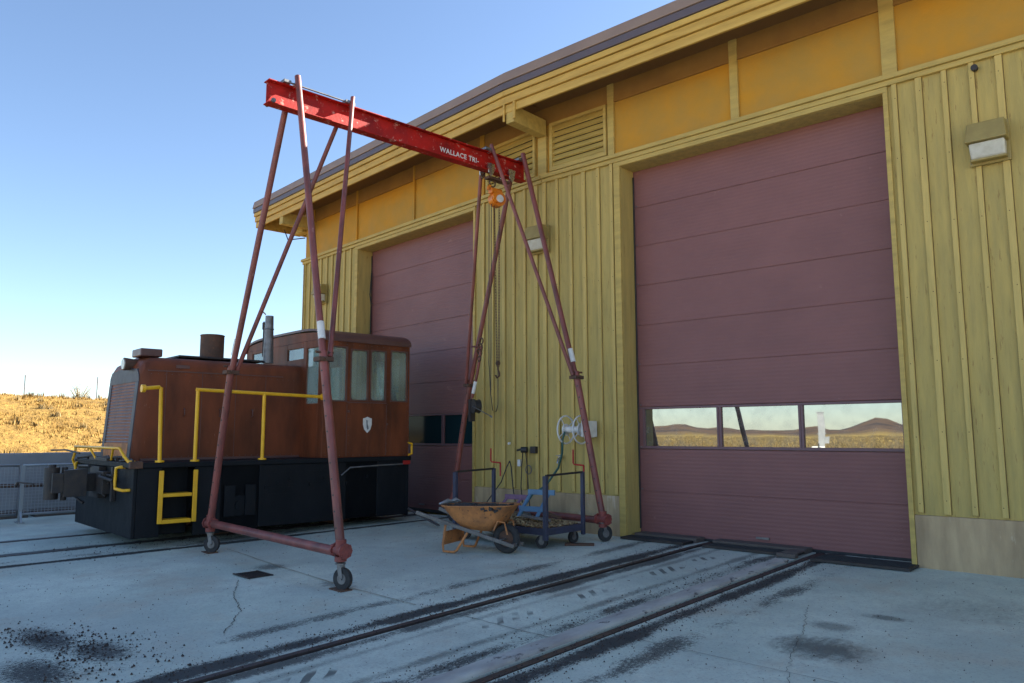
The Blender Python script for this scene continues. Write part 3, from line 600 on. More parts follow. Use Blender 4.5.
# wall lamps
def wall_lamp(loc, rz, lab, sx=.19, z=1.):
    t = thing('wall_lamp', lab, 'lamp', loc, rz, 'wall pack lamps on the shed'); t.scale = (z, z, z)
    mb = MB(); mb.box(-.19, .20, -.045, -.0, -.25, .21); mb.build('back_plate', 'lampbody', t, bevel=.006)
    mb = MB(); mb.hexa([(-.20, -.24, -.03), (.20, -.24, -.03), (.20, -.046, -.03), (-.20, -.046, -.03), (-.18, -.17, .20), (.18, -.17, .20), (.18, -.046, .20), (-.18, -.046, .20)]); mb.build('hood', 'lampbody', t, bevel=.012)
    mb = MB(); mb.hexa([(-.165, -.13, -.20), (.165, -.13, -.20), (.165, -.046, -.20), (-.165, -.046, -.20), (-.172, -.195, -.034), (.172, -.195, -.034), (.172, -.046, -.034), (-.172, -.046, -.034)]); mb.build('lens', 'lamplens', t, bevel=.02)
    mb = MB(); mb.box(-.17, .17, -.15, -.046, -.225, -.202); mb.build('bottom_rim', 'lampbody', t, bevel=.004)
    return t
wall_lamp((-1.47, -.02, 4.70), 0, 'olive wall pack lamp right of the right door, high on the wall')
wall_lamp((-7.93, -.02, 4.72), 0, 'wall pack lamp between the two tall doors, behind the red crane leg')
p = TL @ Vector((-7.35, -.02, 4.80)); wall_lamp((KX+p.x, p.y, p.z), -math.atan(.101), 'wall pack lamp at the far left corner of the shed')

# ------------------------------------------------------------------ gantry crane
E1 = Vector((.99595, -.08988, 0)); MC = Vector((-8.452, -4.589, -.091))
crane = thing('gantry_crane', 'red A-frame gantry crane with white lettering, standing across the apron', 'crane', MC, math.atan2(E1.y, E1.x))
def cz(z): return z+.091
mb = MB(); y0, y1 = -.22, 4.32; zt, zb = cz(5.97), cz(5.66); fwid = .075
mb.box(-fwid, fwid, y0, y1, zt-.014, zt); mb.box(-fwid, fwid, y0, y1, zb, zb+.014); mb.box(-.006, .006, y0, y1, zb+.014, zt-.014)
beam = mb.build('i_beam', 'beam', crane, bevel=.003)
# lettering on the web
cu = bpy.data.curves.new('text', 'FONT'); cu.body = 'WALLACE TRI-'; cu.size = .108; cu.extrude = .0015; cu.offset = .002; cu.space_character = 1.1; cu.align_x = 'LEFT'
to = bpy.data.objects.new('tmp', cu); sc.collection.objects.link(to); bpy.context.view_layer.update()
me = bpy.data.meshes.new_from_object(to.evaluated_get(bpy.context.evaluated_depsgraph_get())); bpy.data.objects.remove(to)
me.transform(Matrix.Translation((.0085, 2.55, cz(5.745))) @ Matrix(((0, 0, 1, 0), (1, 0, 0, 0), (0, 1, 0, 0), (0, 0, 0, 1)))); me.materials.clear(); me.materials.append(M['white'])
to = bpy.data.objects.new('lettering', me); sc.collection.objects.link(to); to.parent = beam
# strap rod along the top near end, end clamps
mb = MB(); mb.tube([(.09, .02, zt+.02), (.09, .92, zt+.02)], .012, 6); mb.tube([(-.09, .02, zt+.02), (-.09, .92, zt+.02)], .012, 6)
mb.box(-.1, .12, -.04, .06, zt, zt+.04).box(-.1, .12, .86, .96, zt, zt+.04).box(-.1, .12, 3.38, 3.48, zt, zt+.04).box(-.1, .12, 4.10, 4.2, zt, zt+.04)
mb.each('beam_clamp', 'greysteel', crane, bevel=.004)
mb = MB(); mb.tube([(-.11, -.16, zb+.03), (.11, -.16, zb+.03)], .018, 8).disc((.09, -.16, zb+.03), (1, 0, 0), .03, .03, 8).disc((-.09, -.16, zb+.03), (1, 0, 0), .03, .03, 8); mb.build('end_stop', 'greysteel', crane)
def junction(x, y): return Vector((x, y, cz(2.34)))
for sx in (-1, 1):
    for fy, inner, outer in ((0., .97, .15), (4.2, 3.50, 4.2)):
        J = Vector((1.235*sx - (.15 if (sx < 0 and fy > 1) else 0)*0, fy, cz(2.36))); Fo = Vector((1.70*sx, fy, cz(.32)))
        J = J + Vector((0, .0, 0)); dirv = (J-Fo).normalized()
        top = Vector((.105*sx, outer, zt+.13 if sx > 0 else zt+.05)); itop = Vector((.105*sx, inner, zt+.10 if sx > 0 else zt+.04))
        lg = MB(); lg.tube([Fo, J+dirv*.06], .048, 14); lo = lg.build('lower_leg', 'tube', crane)
        ph = MB()
        side_ = Vector((.3, -1 if True else 1, 0)).normalized()
        for k in range(11):
            q = Fo + (J-Fo)*(.10+.082*k); nrm = (side_ - dirv*side_.dot(dirv)).normalized(); ph.disc(q + nrm*.0465, nrm, .011, .006, 8)
        ph.build('pin_hole', 'cord', lo)
        ul = MB(); ul.tube([J - dirv*.12 + Vector((-.05*sx, 0, 0))*.2, top], .040, 14); ul.build('upper_leg', 'tube', crane)
        br = MB(); off = Vector((0, .09 if fy < 1 else -.09, 0)); br.tube([J+off*.9, itop], .030, 12); br.build('brace', 'tube', crane)
        cl = MB(); cl.bar(J + Vector((0, -.09, -.03)), J + Vector((0, .09, -.03)), .14, .05).tube([J+Vector((-.11, -.02, -.02)), J+Vector((.11, -.02, -.02))], .016, 8).tube([J+Vector((0, -.10, .05)), J+Vector((0, .12, .05))], .014, 8); cl.build('leg_clamp', 'rust', crane, bevel=.006)
        hd = MB(); hd.disc(top + Vector((-.02*sx, 0, -.1)), (1, 0, 0), .035, .11, 12).disc(itop + Vector((-.02*sx, 0, -.1)), (1, 0, 0), .032, .10, 12); hd.build('top_bolt', 'silver', crane)
        if sx > 0 or fy < 1:
            q = J + (top-J)*.055; lb = MB(); d2 = (top-J).normalized(); lb.tube([q, q+d2*.21], .0415, 14); lb.build('white_sticker', 'white', crane)
for fy in (0., 4.2):                                        # base tubes, corner castings, castors
    mb = MB(); mb.tube([(-1.62, fy, cz(.30)), (1.66, fy, cz(.28))], .052, 16); mb.build('base_tube', 'tube', crane)
    for sx in (-1, 1):
        x = 1.70*sx; c_ = Vector((x, fy, cz(.30))); mb = MB()
        mb.disc(c_, (1, 0, 0), .058, .17, 16).disc(c_ + Vector((.09*sx, 0, 0)), (1, 0, 0), .082, .020, 8).disc(c_ - Vector((.09*sx, 0, 0)), (1, 0, 0), .078, .020, 8).disc(c_+Vector((0, 0, .05)), (0, 0, 1), .056, .12, 14).disc(c_ - Vector((0, 0, .085)), (0, 0, 1), .062, .05, 12)
        for a in range(4):
            for s2 in (-1, 1): mb.disc(c_ + Vector((.09*s2, .062*math.cos(a*1.57+.78), .062*math.sin(a*1.57+.78))), (1, 0, 0), .014, .05, 6)
        mb.build('corner_casting', mat('red_casting', (.30, .065, .05), .6, var=(.17, .045, .04), vs_=10, bump=.4) if 'cast' not in M else M['cast'], crane, bevel=.004)
        gl = gz(*(MC + Matrix.Rotation(math.atan2(E1.y, E1.x), 3, 'Z') @ Vector((x, fy, 0))).xy) + .091
        a = R({(-1, 0.): 35, (1, 0.): 20, (1, 4.2): 75, (-1, 4.2): 30}[(sx, fy)]); hx, hy = math.cos(a), math.sin(a)
        wc = Vector((x+.035*hx, fy+.035*hy, gl+.112)); ca = bpy.data.objects.new('castor', None); 
        mb = MB(); ax = Vector((-hy, hx, 0)); mb.disc(wc, ax, .110, .045, 28); 
        fk = MB(); top_ = Vector((x, fy, gl+.262))
        fk.disc(top_, (0, 0, 1), .055, .014, 14)
        for s2 in (-1, 1):
            p0 = top_ + ax*.032*s2; p1 = wc + ax*.032*s2; fk.bar(p0, p1, .05, .006, up=ax)
        fk.tube([wc-ax*.042, wc+ax*.042], .012, 8); fo = fk.build('castor_fork', 'greysteel', crane)
        wo = mb.build('castor_wheel', 'rubber', crane, bevel=.006); hb = MB(); hb.disc(wc, ax, .055, .052, 16); hb.build('hub', 'greysteel', wo)
        if fy == 0:
            pl = MB(); pl.box(x-.10, x+.13, fy-.07, fy+.07, gl+.0-.003, gl+.012); pl.build('castor_stop', 'rust', crane)
# trolley and hoist
mb = MB()
for y in (3.50, 3.95):
    for s2 in (-1, 1):
        mb.tube([(s2*.055, y, zb+.055), (s2*.10, y, zb+.055)], .055, 16, rs=[.05, .058])
        mb.prof([(y-.075, zb+.10), (y+.075, zb+.10), (y+.05, zb-.05), (y, zb-.11), (y-.05, zb-.05)], 0, s2*.105-.006, s2*.105+.006)
mb.build('trolley', 'silver', crane, bevel=.003)
mb = MB(); mb.bar((0, 3.50, zb-.10), (0, 3.95, zb-.10), .11, .04).tube([(-.11, 3.72, zb-.07), (.11, 3.72, zb-.07)], .014, 8).ring((0, 3.62, zb-.17), (1, 0, 0), .06, .012); mb.build('trolley_bar', 'rust', crane)
# upper hook block, orange hoist body with white cap, chains
mb = MB(); hy_, hz_ = 3.72, cz(5.24)
mb.disc((0, hy_, hz_), (1, -.25, 0), .125, .13, 24).disc((0, hy_-.02, hz_+.02), (1, -.25, 0), .10, .19, 20); mb.bar((0, hy_-.15, hz_+.12), (0, hy_+.08, hz_+.13), .09, .09); mb.tube([(0, hy_-.19, hz_+.12), (0, hy_-.19, hz_+.16), (0, hy_-.14, hz_+.2)], .025, 8); hst = mb.build('chain_hoist', 'orange', crane, bevel=.01)
mb = MB(); n_ = Vector((1, -.25, 0)).normalized(); mb.disc(Vector((0, hy_, hz_)) + n_*.10 + Vector((0, 0, -.01)), n_, .062, .02, 20); mb.build('end_cap', 'white', hst)
mb = MB()
def chain(mb, a, b, r=.010, l=.045):
    a, b = Vector(a), Vector(b); n = int((b-a).length/l); d = (b-a)/n
    for i in range(n):
        c_ = a + d*(i+.5); ax = Vector((1, 0, 0)) if i % 2 else Vector((0, 1, 0)); s_ = d.normalized().cross(ax).normalized()
        h = d*.62; w_ = s_*.012; mb.tube([c_-h*.8-w_, c_+h*.8-w_, c_+h+w_*0, c_+h*.8+w_, c_-h*.8+w_, c_-h, c_-h*.8-w_], .0042, 5, cap=False)
chain(mb, (0, hy_-.06, hz_-.12), (.0, hy_+.0, cz(2.55))); chain(mb, (0, hy_+.05, hz_-.12), (0, hy_+.04, cz(2.55))); mb.build('load_chain', 'rust', hst)
mb = MB(); mb.tube([(0, hy_-.12, hz_-.1), (0, hy_-.13, cz(2.1)), (0, hy_-.09, cz(1.86)), (0, hy_-.02, cz(1.84)), (0, hy_+.02, cz(1.95)), (0, hy_+.02, cz(2.5))], .006, 6).tube([(0, hy_-.17, hz_-.1), (0, hy_-.17, cz(2.6)), (0, hy_-.13, cz(2.1))], .006, 6); mb.build('hand_chain', 'darksteel', hst)
mb = MB(); mb.tube([(0, hy_+.02, cz(2.62)), (0, hy_+.02, cz(2.5)), (0, hy_+.05, cz(2.45)), (0, hy_+.05, cz(2.40)), (0, hy_+.0, cz(2.37)), (0, hy_-.03, cz(2.41))], .014, 8).disc((0, hy_+.02, cz(2.6)), (1, 0, 0), .035, .04, 12); mb.build('load_hook', 'rust', hst)
# chain sling and shackle hanging from the far left leg, winch with crank
mb = MB(); q = Vector((-.80, 4.10, cz(3.05)))
for k in range(3): mb.ring(q + Vector((-.02*k, -.02, -.09*k)), (0, 1, .3*k), .05, .013, 18, 6)
mb.ring(q + Vector((-.03, -.03, -.30)), (.3, 1, 0), .045, .014, 18, 6); mb.build('shackle', 'rust', crane)
mb = MB(); W = Vector((-.95, 4.10, cz(1.96))); mb.disc(W, (.3, 1, 0), .105, .11, 20).disc(W - Vector((0, .06, 0)), (.3, 1, 0), .12, .012, 20).disc(W + Vector((0, .06, 0)), (.3, 1, 0), .12, .012, 20).box(W.x-.14, W.x-.08, W.y-.05, W.y+.05, W.z-.25, W.z+.12); wo = mb.build('winch', 'darksteel', crane)
mb = MB(); mb.bar(W + Vector((.02, -.09, 0)), W + Vector((.50, -.12, -.17)), .025, .008).tube([W + Vector((.50, -.12, -.17)), W + Vector((.62, -.2, -.19))], .016, 8); mb.build('crank', 'greysteel', wo)
mb = MB(); mb.tube([W + Vector((-.10, 0, .15)), W + Vector((.03, 0, .55)), W + Vector((.14, 0, 1.0))], .026, 10); mb.tube([W + Vector((.14, 0, 1.0)), W + Vector((-.12, 0, 1.02))], .014, 8); mb.build('winch_post', 'tube', crane)
mb = MB(); mb.tube([W + Vector((-.075, -.0, .22)), W + Vector((-.01, 0, .42))], .030, 10); mb.build('white_sticker', 'white', crane)

# ------------------------------------------------------------------ locomotive
LO = Vector((-12.461, -5.016, -.05)); LRZ = -math.atan(.101)
loco = thing('locomotive', 'small brown and black diesel switching locomotive with yellow handrails', 'locomotive', LO, LRZ)
W2 = 1.55; LL = 4.55
mb = MB()                                                     # frame: front plate, side skirts, rear plate
WF = -1.36; mb.box(WF, W2, 0, .05, .14, 1.09); mb.box(WF, W2, LL-.05, LL, .14, 1.09)
for s2 in (-1, 1):
    a, b = (W2-.04, W2) if s2 > 0 else (WF, WF+.04)
    mb.box(a, b, .051, .37, .14, 1.09); mb.box(a, b, .37, .80, .62, 1.09) if False else None
    mb.box(a, b, .83, 1.22, .12, 1.09); mb.box(a+.02, b-.02, 1.22, 1.80, .13, 1.09); mb.box(a, b, 1.80, 3.3, .16, 1.09); mb.box(a+.02, b-.02, 3.3, 3.9, .17, 1.09); mb.box(a, b, 3.9, LL-.051, .16, 1.09)
    c_, d_ = (W2-.30, W2-.26) if s2 > 0 else (WF+.26, WF+.30); mb.box(c_, d_, .37, .83, .14, 1.09)
mb.box(WF+.3, W2-.3, .06, LL-.06, .45, 1.05)
frame = mb.build('frame', 'blackpaint', loco, bevel=.01)
mb = MB()
for s2 in (-1, 1):
    x = (W2+.006) if s2 > 0 else WF-.006
    for (a, b, c_, d_) in ((1.95, 2.35, .70, .74), (1.95, 2.35, .62, .64), (2.6, 2.95, .78, .80), (2.75, 2.95, .84, .88), (1.9, 3.0, .95, .97), (3.6, 4.4, .98, 1.0), (1.28, 1.74, .56, .60)): mb.box(min(x, x-.03*s2), max(x, x-.03*s2), a, b, c_, d_)
    for y in (1.9, 2.1, 2.3, 2.65, 2.9, 3.3, 3.7): mb.disc((x, y, .80+.05*math.sin(y*9)), (1, 0, 0), .022, .03, 8)
    mb.disc((x-.03*s2, 1.5, .50), (1, 0, 0), .15, .05, 24).disc((x-.03*s2, 1.5, .50), (1, 0, 0), .07, .08, 20).box(min(x, x+.02*s2), max(x, x+.02*s2), 1.26, 1.42, .35, .8).box(min(x, x+.02*s2), max(x, x+.02*s2), 1.58, 1.74, .35, .8)
mb.build('frame_fittings', 'blackpaint', frame)
for s2 in (-1, 1):
    for y in (1.5, 3.55):
        mb = MB(); mb.disc((.79*s2, y, .42), (1, 0, 0), .42, .12, 36).disc((.70*s2, y, .42), (1, 0, 0), .46, .03, 36); mb.build('wheel', 'rust', loco)
mb = MB(); mb.box(WF-.03, W2+.03, -.05, LL+.03, 1.09, 1.165); deck = mb.build('deck', 'blackpaint', loco, bevel=.01)
mb = MB(); mb.box(W2-.02, W2+.06, -.07, .10, 1.085, 1.185); mb.build('corner_block', 'rust', deck, bevel=.01)
mb = MB()                                                     # dark pipes and hoses lying on the front platform
for k in range(7):
    x = -1.28+.38*k; mb.tube([(x, -.03, 1.18+.02*(k % 3)), (x+.25, .05, 1.20+.03*(k % 2)), (x+.5, .0, 1.18)], .018, 7)
mb.tube([(-1.62, -.35, 1.30), (-1.1, -.25, 1.31), (-.4, -.22, 1.27)], .015, 6); mb.box(-.45, .45, -.06, .12, 1.166, 1.21); mb.build('platform_pipes', 'darksteel', deck)
# hood
hw, z0, z1 = .78, 1.165, 2.74
def hoodsec(y, w_, zt_):
    pts = [(-w_, z0), (w_, z0), (w_, zt_-.17)]
    for k in range(1, 6): a = R(18*k); pts.append((w_-.15+.15*math.cos(a), zt_-.17+.15*math.sin(a)))
    pts += [(0, zt_+.035)]
    pts += [(-p_[0], p_[1]) for p_ in reversed(pts[2:-1])]
    pts += []
    return [(p_[0], y, p_[1]) for p_ in pts]
secs = []
def lean(z): return .17+.10*(z-z0)/(z1-z0)
S0 = [(x, lean(z), z) for x, y, z in hoodsec(0, hw-.03, z1-.16)]; S1 = [(x, lean(z)+.05, z) for x, y, z in hoodsec(0, hw, z1-.07)]; S1b = [(x, lean(z)+.16, z) for x, y, z in hoodsec(0, hw, z1-.01)]
S2 = [(x, .62, z) for x, y, z in hoodsec(0, hw, z1)]; S3 = [(x, 2.86, z) for x, y, z in hoodsec(0, hw, z1)]
n = len(S0); mb = MB(); allv = S0+S1+S1b+S2+S3; F = []
for i in range(4):
    for k in range(n): q = (k+1) % n; F.append((i*n+k, i*n+q, (i+1)*n+q, (i+1)*n+k))
mb.add(allv, F); mb.add(S0, [tuple(range(n))])
hood = mb.build('hood', 'brown', loco)
for p_ in hood.data.polygons: p_.use_smooth = True
em = hood.modifiers.new('es', 'EDGE_SPLIT'); em.split_angle = R(35)
def lz(z, off=0): return lean(z)-.012+off
mb = MB()                                                     # grey nose sheet round the grille
def slab(x0, x1, za, zb_, th=.03, off=0): mb.hexa([(x0, lz(za, off), za), (x1, lz(za, off), za), (x1, lz(za, off)+th, za), (x0, lz(za, off)+th, za), (x0, lz(zb_, off), zb_), (x1, lz(zb_, off), zb_), (x1, lz(zb_, off)+th, zb_), (x0, lz(zb_, off)+th, zb_)])
slab(-.74, -.60, 1.17, 2.34); slab(.60, .74, 1.17, 2.34); 
mb.prof([(-.74, 2.342), (.74, 2.342), (.72, 2.44), (.63, 2.535), (.0, 2.58), (-.63, 2.535), (-.72, 2.44)], 1, lz(2.45)-.002, lz(2.45)+.03)
nose = mb.build('nose_sheet', 'greyfront', loco, bevel=.01)
mb = MB(); slab(-.598, .598, 1.19, 1.42); mb.build('nose_sill', 'barrow', nose, label='weathered orange sill below the grille')
mb = MB(); slab(-.598, .598, 1.42, 2.34, .01, .035); 
gr_ = mb.build('grille', 'cord', loco)
mb = MB()
for k in range(19):
    z = 1.44+k*.0475; mb.hexa([(-.595, lz(z)+.004, z), (.595, lz(z)+.004, z), (.595, lz(z)+.01, z+.002), (-.595, lz(z)+.01, z+.002), (-.595, lz(z)+.022, z+.022), (.595, lz(z)+.022, z+.022), (.595, lz(z)+.03, z+.020), (-.595, lz(z)+.03, z+.020)])
mb.build('grille_slat', 'slat', gr_)
# hood top and side details
mb = MB(); mb.box(.12, .55, .30, .62, 2.74, 2.86); mb.build('sand_box', 'brownroof', hood, bevel=.015)
mb = MB(); mb.tube([(.02, 1.58, 2.75), (.02, 1.58, 3.2)], .19, 28).ring((.02, 1.58, 3.2), (0, 0, 1), .185, .012); mb.build('exhaust_drum', 'rust', loco)
mb = MB(); mb.box(-.45, .45, .9, 2.3, 2.765, 2.80); mb.build('roof_hatch', 'darksteel', hood, bevel=.01)
mb = MB(); mb.tube([(.30, .14, 2.62), (.30, .42, 2.62)], .10, 24, rs=[.10, .07]).box(.26, .34, .25, .34, 2.50, 2.56); hl = mb.build('headlight', 'rust', loco)
mb = MB(); mb.disc((.30, .135, 2.62), (0, 1, 0), .080, .02, 22); mb.build('lens', 'lamplens', hl)
mb = MB()
for s2 in (-1, 1):
    x = hw*s2
    for y in (.62, 1.16, 1.70, 2.2): mb.box(min(x, x+.004*s2), max(x, x+.004*s2), y-.004, y+.004, 1.2, 2.52)
    mb.box(min(x, x+.012*s2), max(x, x+.012*s2), .35, 2.5, 2.50, 2.515)
    for y in (.90, 1.45, 1.98): mb.tube([(x, y, 1.95), (x+.03*s2, y, 1.93), (x+.03*s2, y, 1.85), (x, y, 1.83)], .009, 6)
    mb.box(min(x, x+.02*s2), max(x, x+.02*s2), .75, .95, 2.56, 2.61)
for s2 in (-1, 1):
    for k in range(24): mb.disc((hw*s2, .40+k*.10, 2.46), (1, 0, 0), .007, .009, 6).disc((hw*s2, .40+k*.10, 1.22), (1, 0, 0), .007, .009, 6)
    mb.box(min(hw*s2, hw*s2+.03*s2), max(hw*s2, hw*s2+.03*s2), .3, 2.82, 1.166, 1.20)
mb.build('hood_latches', 'brownroof', hood)
# pipe stack and whistle
mb = MB(); mb.tube([(.40, 2.40, 2.76), (.40, 2.40, 3.58)], .075, 18, rs=[.09, .068]).ring((.40, 2.40, 3.35), (0, 0, 1), .072, .012); mb.bar((.40, 2.33, 3.60), (.36, 2.25, 3.68), .13, .012); mb.build('exhaust_pipe', 'greysteel', loco)
mb = MB(); mb.tube([(.1, 2.44, 2.9), (.1, 2.44, 3.52)], .014, 8).tube([(.1, 2.44, 3.05), (.2, 2.44, 3.05)], .012, 6).disc((.1, 2.44, 3.44), (0, 0, 1), .028, .12, 10); mb.build('whistle', 'darksteel', loco)
# cab
CY0, CY1, CW, CZ0, CZ1 = 2.85, 4.56, 1.52, 1.165, 3.13
sw = [(2.95, 3.275, 2.11, 3.0), (3.37, 3.69, 2.13, 2.97), (3.76, 4.05, 2.13, 2.98), (4.17, 4.50, 2.13, 3.0)]
def archz(x): return 3.18 + .13*math.sqrt(max(0, 1-(x/1.62)**2))
cab = None
mb = MB(Matrix(((0, 1, 0, 0), (1, 0, 0, 0), (0, 0, 1, 0), (0, 0, 0, 1))))           # slab built in (y, x, z)
for s2 in (-1, 1):
    a, b = (CW-.05, CW) if s2 > 0 else (-CW, -CW+.05); mb.holed(CY0, CY1, CZ0, CZ1+.0, a, b, sw)
mb.T = None
fwins = [(.92, 1.34, 2.06, 3.0), (.20, .80, 2.84, 3.03), (-1.26, -.73, 2.86, 3.07)]
mb.holed(-CW+.051, CW-.051, CZ0, CZ1+.0, CY0, CY0+.05, fwins); rwins = [(-1.25, -.45, 2.1, 2.9), (.45, 1.25, 2.1, 2.9)]
mb.holed(-CW+.051, CW-.051, CZ0, CZ1+.0, CY1-.05, CY1, rwins)
arc = [(x_, archz(x_)) for x_ in [CW*.96*math.cos(R(t)) for t in range(0, 181, 12)]]
for ya in (CY0, CY1-.05): mb.prof([(p_[0]*.995, p_[1]-.01) for p_ in arc] + [(-CW*.96, CZ1+.001), (CW*.96, CZ1+.001)], 1, ya+.001, ya+.049)
cab = mb.build('cab', 'brown', loco, bevel=.008)
mb = MB(); cc = lambda v, e: math.copysign(abs(v)**e, v); outer = [(1.545*cc(math.cos(R(t)), .45), 3.10+.25*cc(math.sin(R(t)), .75)) for t in range(0, 181, 6)]; inner = [(1.515*cc(math.cos(R(t)), .45), 3.10+.21*cc(math.sin(R(t)), .75)) for t in range(180, -1, -6)]
V = [(p_[0], CY0-.02, p_[1]) for p_ in outer] + [(p_[0], CY0-.02, p_[1]) for p_ in inner]; n2 = len(V); V2 = [(v[0], CY1+.015, v[2]) for v in V]; mb.add(V+V2, [(k, (k+1) % n2, n2+(k+1) % n2, n2+k) for k in range(n2)])
h_ = len(outer)
for off in (0, n2):
    mb.add((V+V2)[off:off+n2], [(k, k+1, n2-2-k, n2-1-k) for k in range(h_-1)])
mb.build('cab_roof', 'brownroof', loco)
mb = MB(Matrix(((0, 1, 0, 0), (1, 0, 0, 0), (0, 0, 1, 0), (0, 0, 0, 1)))); 
for s2 in (-1, 1):
    for (a, b, c_, d_) in sw: y_ = (CW-.03)*s2; mb.box(a-.005, b+.005, y_-.003, y_+.003, c_-.005, d_+.005)
    mb.each('side_window', 'cabglass', cab); mb = MB(Matrix(((0, 1, 0, 0), (1, 0, 0, 0), (0, 0, 1, 0), (0, 0, 0, 1))))
mb = MB()
for a, b, c_, d_ in fwins: mb.box(a-.005, b+.005, CY0+.022, CY0+.028, c_-.005, d_+.005)
mb.each('front_window', 'cabglass', cab); mb = MB()
for a, b, c_, d_ in rwins: mb.box(a-.005, b+.005, CY1-.028, CY1-.022, c_-.005, d_+.005)
mb.each('rear_window', 'cabglass', cab)
mb = MB()                                                     # proud frames round each side pane
for s2 in (1, -1):
    for i, (a, b, c_, d_) in enumerate(sw):
        x_ = CW*s2; xa, xb = min(x_, x_+.008*s2), max(x_, x_+.008*s2)
        for q in ((a-.02, a, c_-.02, d_+.02), (b, b+.02, c_-.02, d_+.02), (a, b, c_-.02, c_), (a, b, d_, d_+.02)): mb.box(xa, xb, *q)
        # rounded corner fillets
        for (yc, zc, sy_, sz_) in ((a, c_, 1, 1), (b, c_, -1, 1), (a, d_, 1, -1), (b, d_, -1, -1)):
            mb.prof([(yc, zc), (yc+.045*sy_, zc), (yc+.015*sy_, zc+.015*sz_), (yc, zc+.045*sz_)], 0, xa, xb)
mb.build('window_frame', 'brownroof', cab)
mb = MB()
for s2 in (1, -1):
    x_ = CW*s2; xa, xb = min(x_, x_+.006*s2), max(x_, x_+.006*s2)
    mb.box(xa, xb, 3.3, 4.08, 2.075, 2.095); 
    for y in (3.30, 4.08): mb.box(xa, xb, y-.004, y+.004, 1.2, 2.05)
    mb.disc((x_+.01*s2, 3.33, 1.93), (1, 0, 0), .02, .02, 10).disc((x_, 4.10, 1.72), (1, 0, 0), .02, .02, 8)
    for k in range(14): mb.disc((x_, 2.92+k*.12, 3.06), (1, 0, 0), .009, .012, 6)
for s2 in (1, -1):
    x_ = CW*s2
    for k in range(13):
        mb.disc((x_, 2.92+k*.128, 1.20), (1, 0, 0), .008, .010, 6)
        for y in (2.90, 3.34, 4.10, 4.53): mb.disc((x_, y, 1.25+k*.14 if k < 6 else 1.25+k*.135), (1, 0, 0), .007, .009, 6)
mb.build('cab_seams', 'brownroof', cab)
# shield emblem
def shield(sc_, x_, th, name, m, par):
    pts = [(-.085, .105), (-.045, .115), (0, .135), (.045, .115), (.085, .105), (.085, .0), (.06, -.08), (0, -.14), (-.06, -.08), (-.085, 0)]
    mb = MB(); mb.prof([(3.70+p_[0]*sc_, 1.71+p_[1]*sc_) for p_ in pts], 0, x_, x_+th); return mb.build(name, m, par)
emb = shield(1., CW+.001, .006, 'shield_emblem', 'white', cab)
M['emblemgrey'] = mat('emblem_grey', (.16, .17, .18), .6, bump=0)
mb = MB(); x_ = CW+.008; mb.prof([(3.675, 1.79), (3.70, 1.785), (3.702, 1.72), (3.718, 1.68), (3.724, 1.64), (3.70, 1.625), (3.686, 1.66), (3.68, 1.72)], 0, x_, x_+.002); mb.build('emblem_mark', 'emblemgrey', cab)
# cab interior: seat back, control stand
mb = MB(); mb.box(-.9, -.3, 3.6, 3.7, 1.6, 2.35); mb.box(.2, .7, 2.7, 2.95, 1.2, 2.45); mb.disc((.45, 2.98, 2.4), (0, 1, 0), .12, .02, 16); mb.build('cab_controls', 'cabin', loco)
# yellow ironwork
def ytube(pts, name, par, r_=.028): mb = MB(); mb.tube(pts, r_, 10); return mb
for s2, nm in ((1, 'r'), (-1, 'l')):
    X_ = W2 if s2 > 0 else WF
    mb = MB(); mb.tube([(X_, .815, 1.165), (X_, .815, 2.20)], .027, 10).tube([(X_, 1.83, 1.165), (X_, 1.83, 2.18)], .027, 10).tube([(X_, .79, 2.20), (X_, 2.84, 2.155)], .027, 10)
    for y in (.815, 1.83): mb.disc((X_, y, 1.178), (0, 0, 1), .062, .025, 12)
    mb.disc((X_-.0, 2.83, 2.155), (0, 1, 0), .05, .05, 12); mb.build('handrail', 'yellow', loco)
    mb = MB(); ya_, yb_ = (.33, .06) if s2 > 0 else (.75, .50)
    mb.tube([(X_, ya_, 1.165), (X_, ya_-.03, 2.21), (X_, ya_-.05, 2.215), (X_*.985, yb_, 2.19)], .027, 10).disc((X_, ya_, 1.178), (0, 0, 1), .062, .025, 12).disc((X_*.985, yb_+.01, 2.19), (0, 1, 0), .055, .05, 12); mb.build('grab_post', 'yellow', loco)
    mb = MB(); xo = X_+.035*s2                                # ladder
    mb.box(min(xo, xo+.02*s2), max(xo, xo+.02*s2), .32, .385, .32, 1.05).box(min(xo, xo+.02*s2), max(xo, xo+.02*s2), .79, .855, .32, 1.05)
    mb.box(min(xo, xo-.2*s2), max(xo, xo-.2*s2), .385, .79, .315, .37).box(min(xo, xo-.2*s2), max(xo, xo-.2*s2), .385, .79, .68, .73); mb.build('ladder', 'yellow', loco, bevel=.008)
    # front corner grab iron and rear handle
    xf = 1.12*s2; mb = MB(); mb.tube([(1.20*s2, -.01, 1.10), (1.20*s2, -.07, 1.10), (1.10*s2, -.10, 1.09), (1.08*s2, -.10, .90), (1.10*s2, -.10, .80), (1.42*s2, -.09, .79), (1.42*s2, .0, .79)], .022, 8); mb.build('grab_iron', 'yellow', loco)
    mb = MB(); mb.tube([(1.50*s2, LL, 1.18), (1.50*s2, LL+.09, 1.20), (1.50*s2, LL+.09, 1.38), (1.50*s2, LL-.02, 1.40)], .022, 8); mb.build('rear_handle', 'yellow', loco)
mb = MB(); zt2 = 1.36
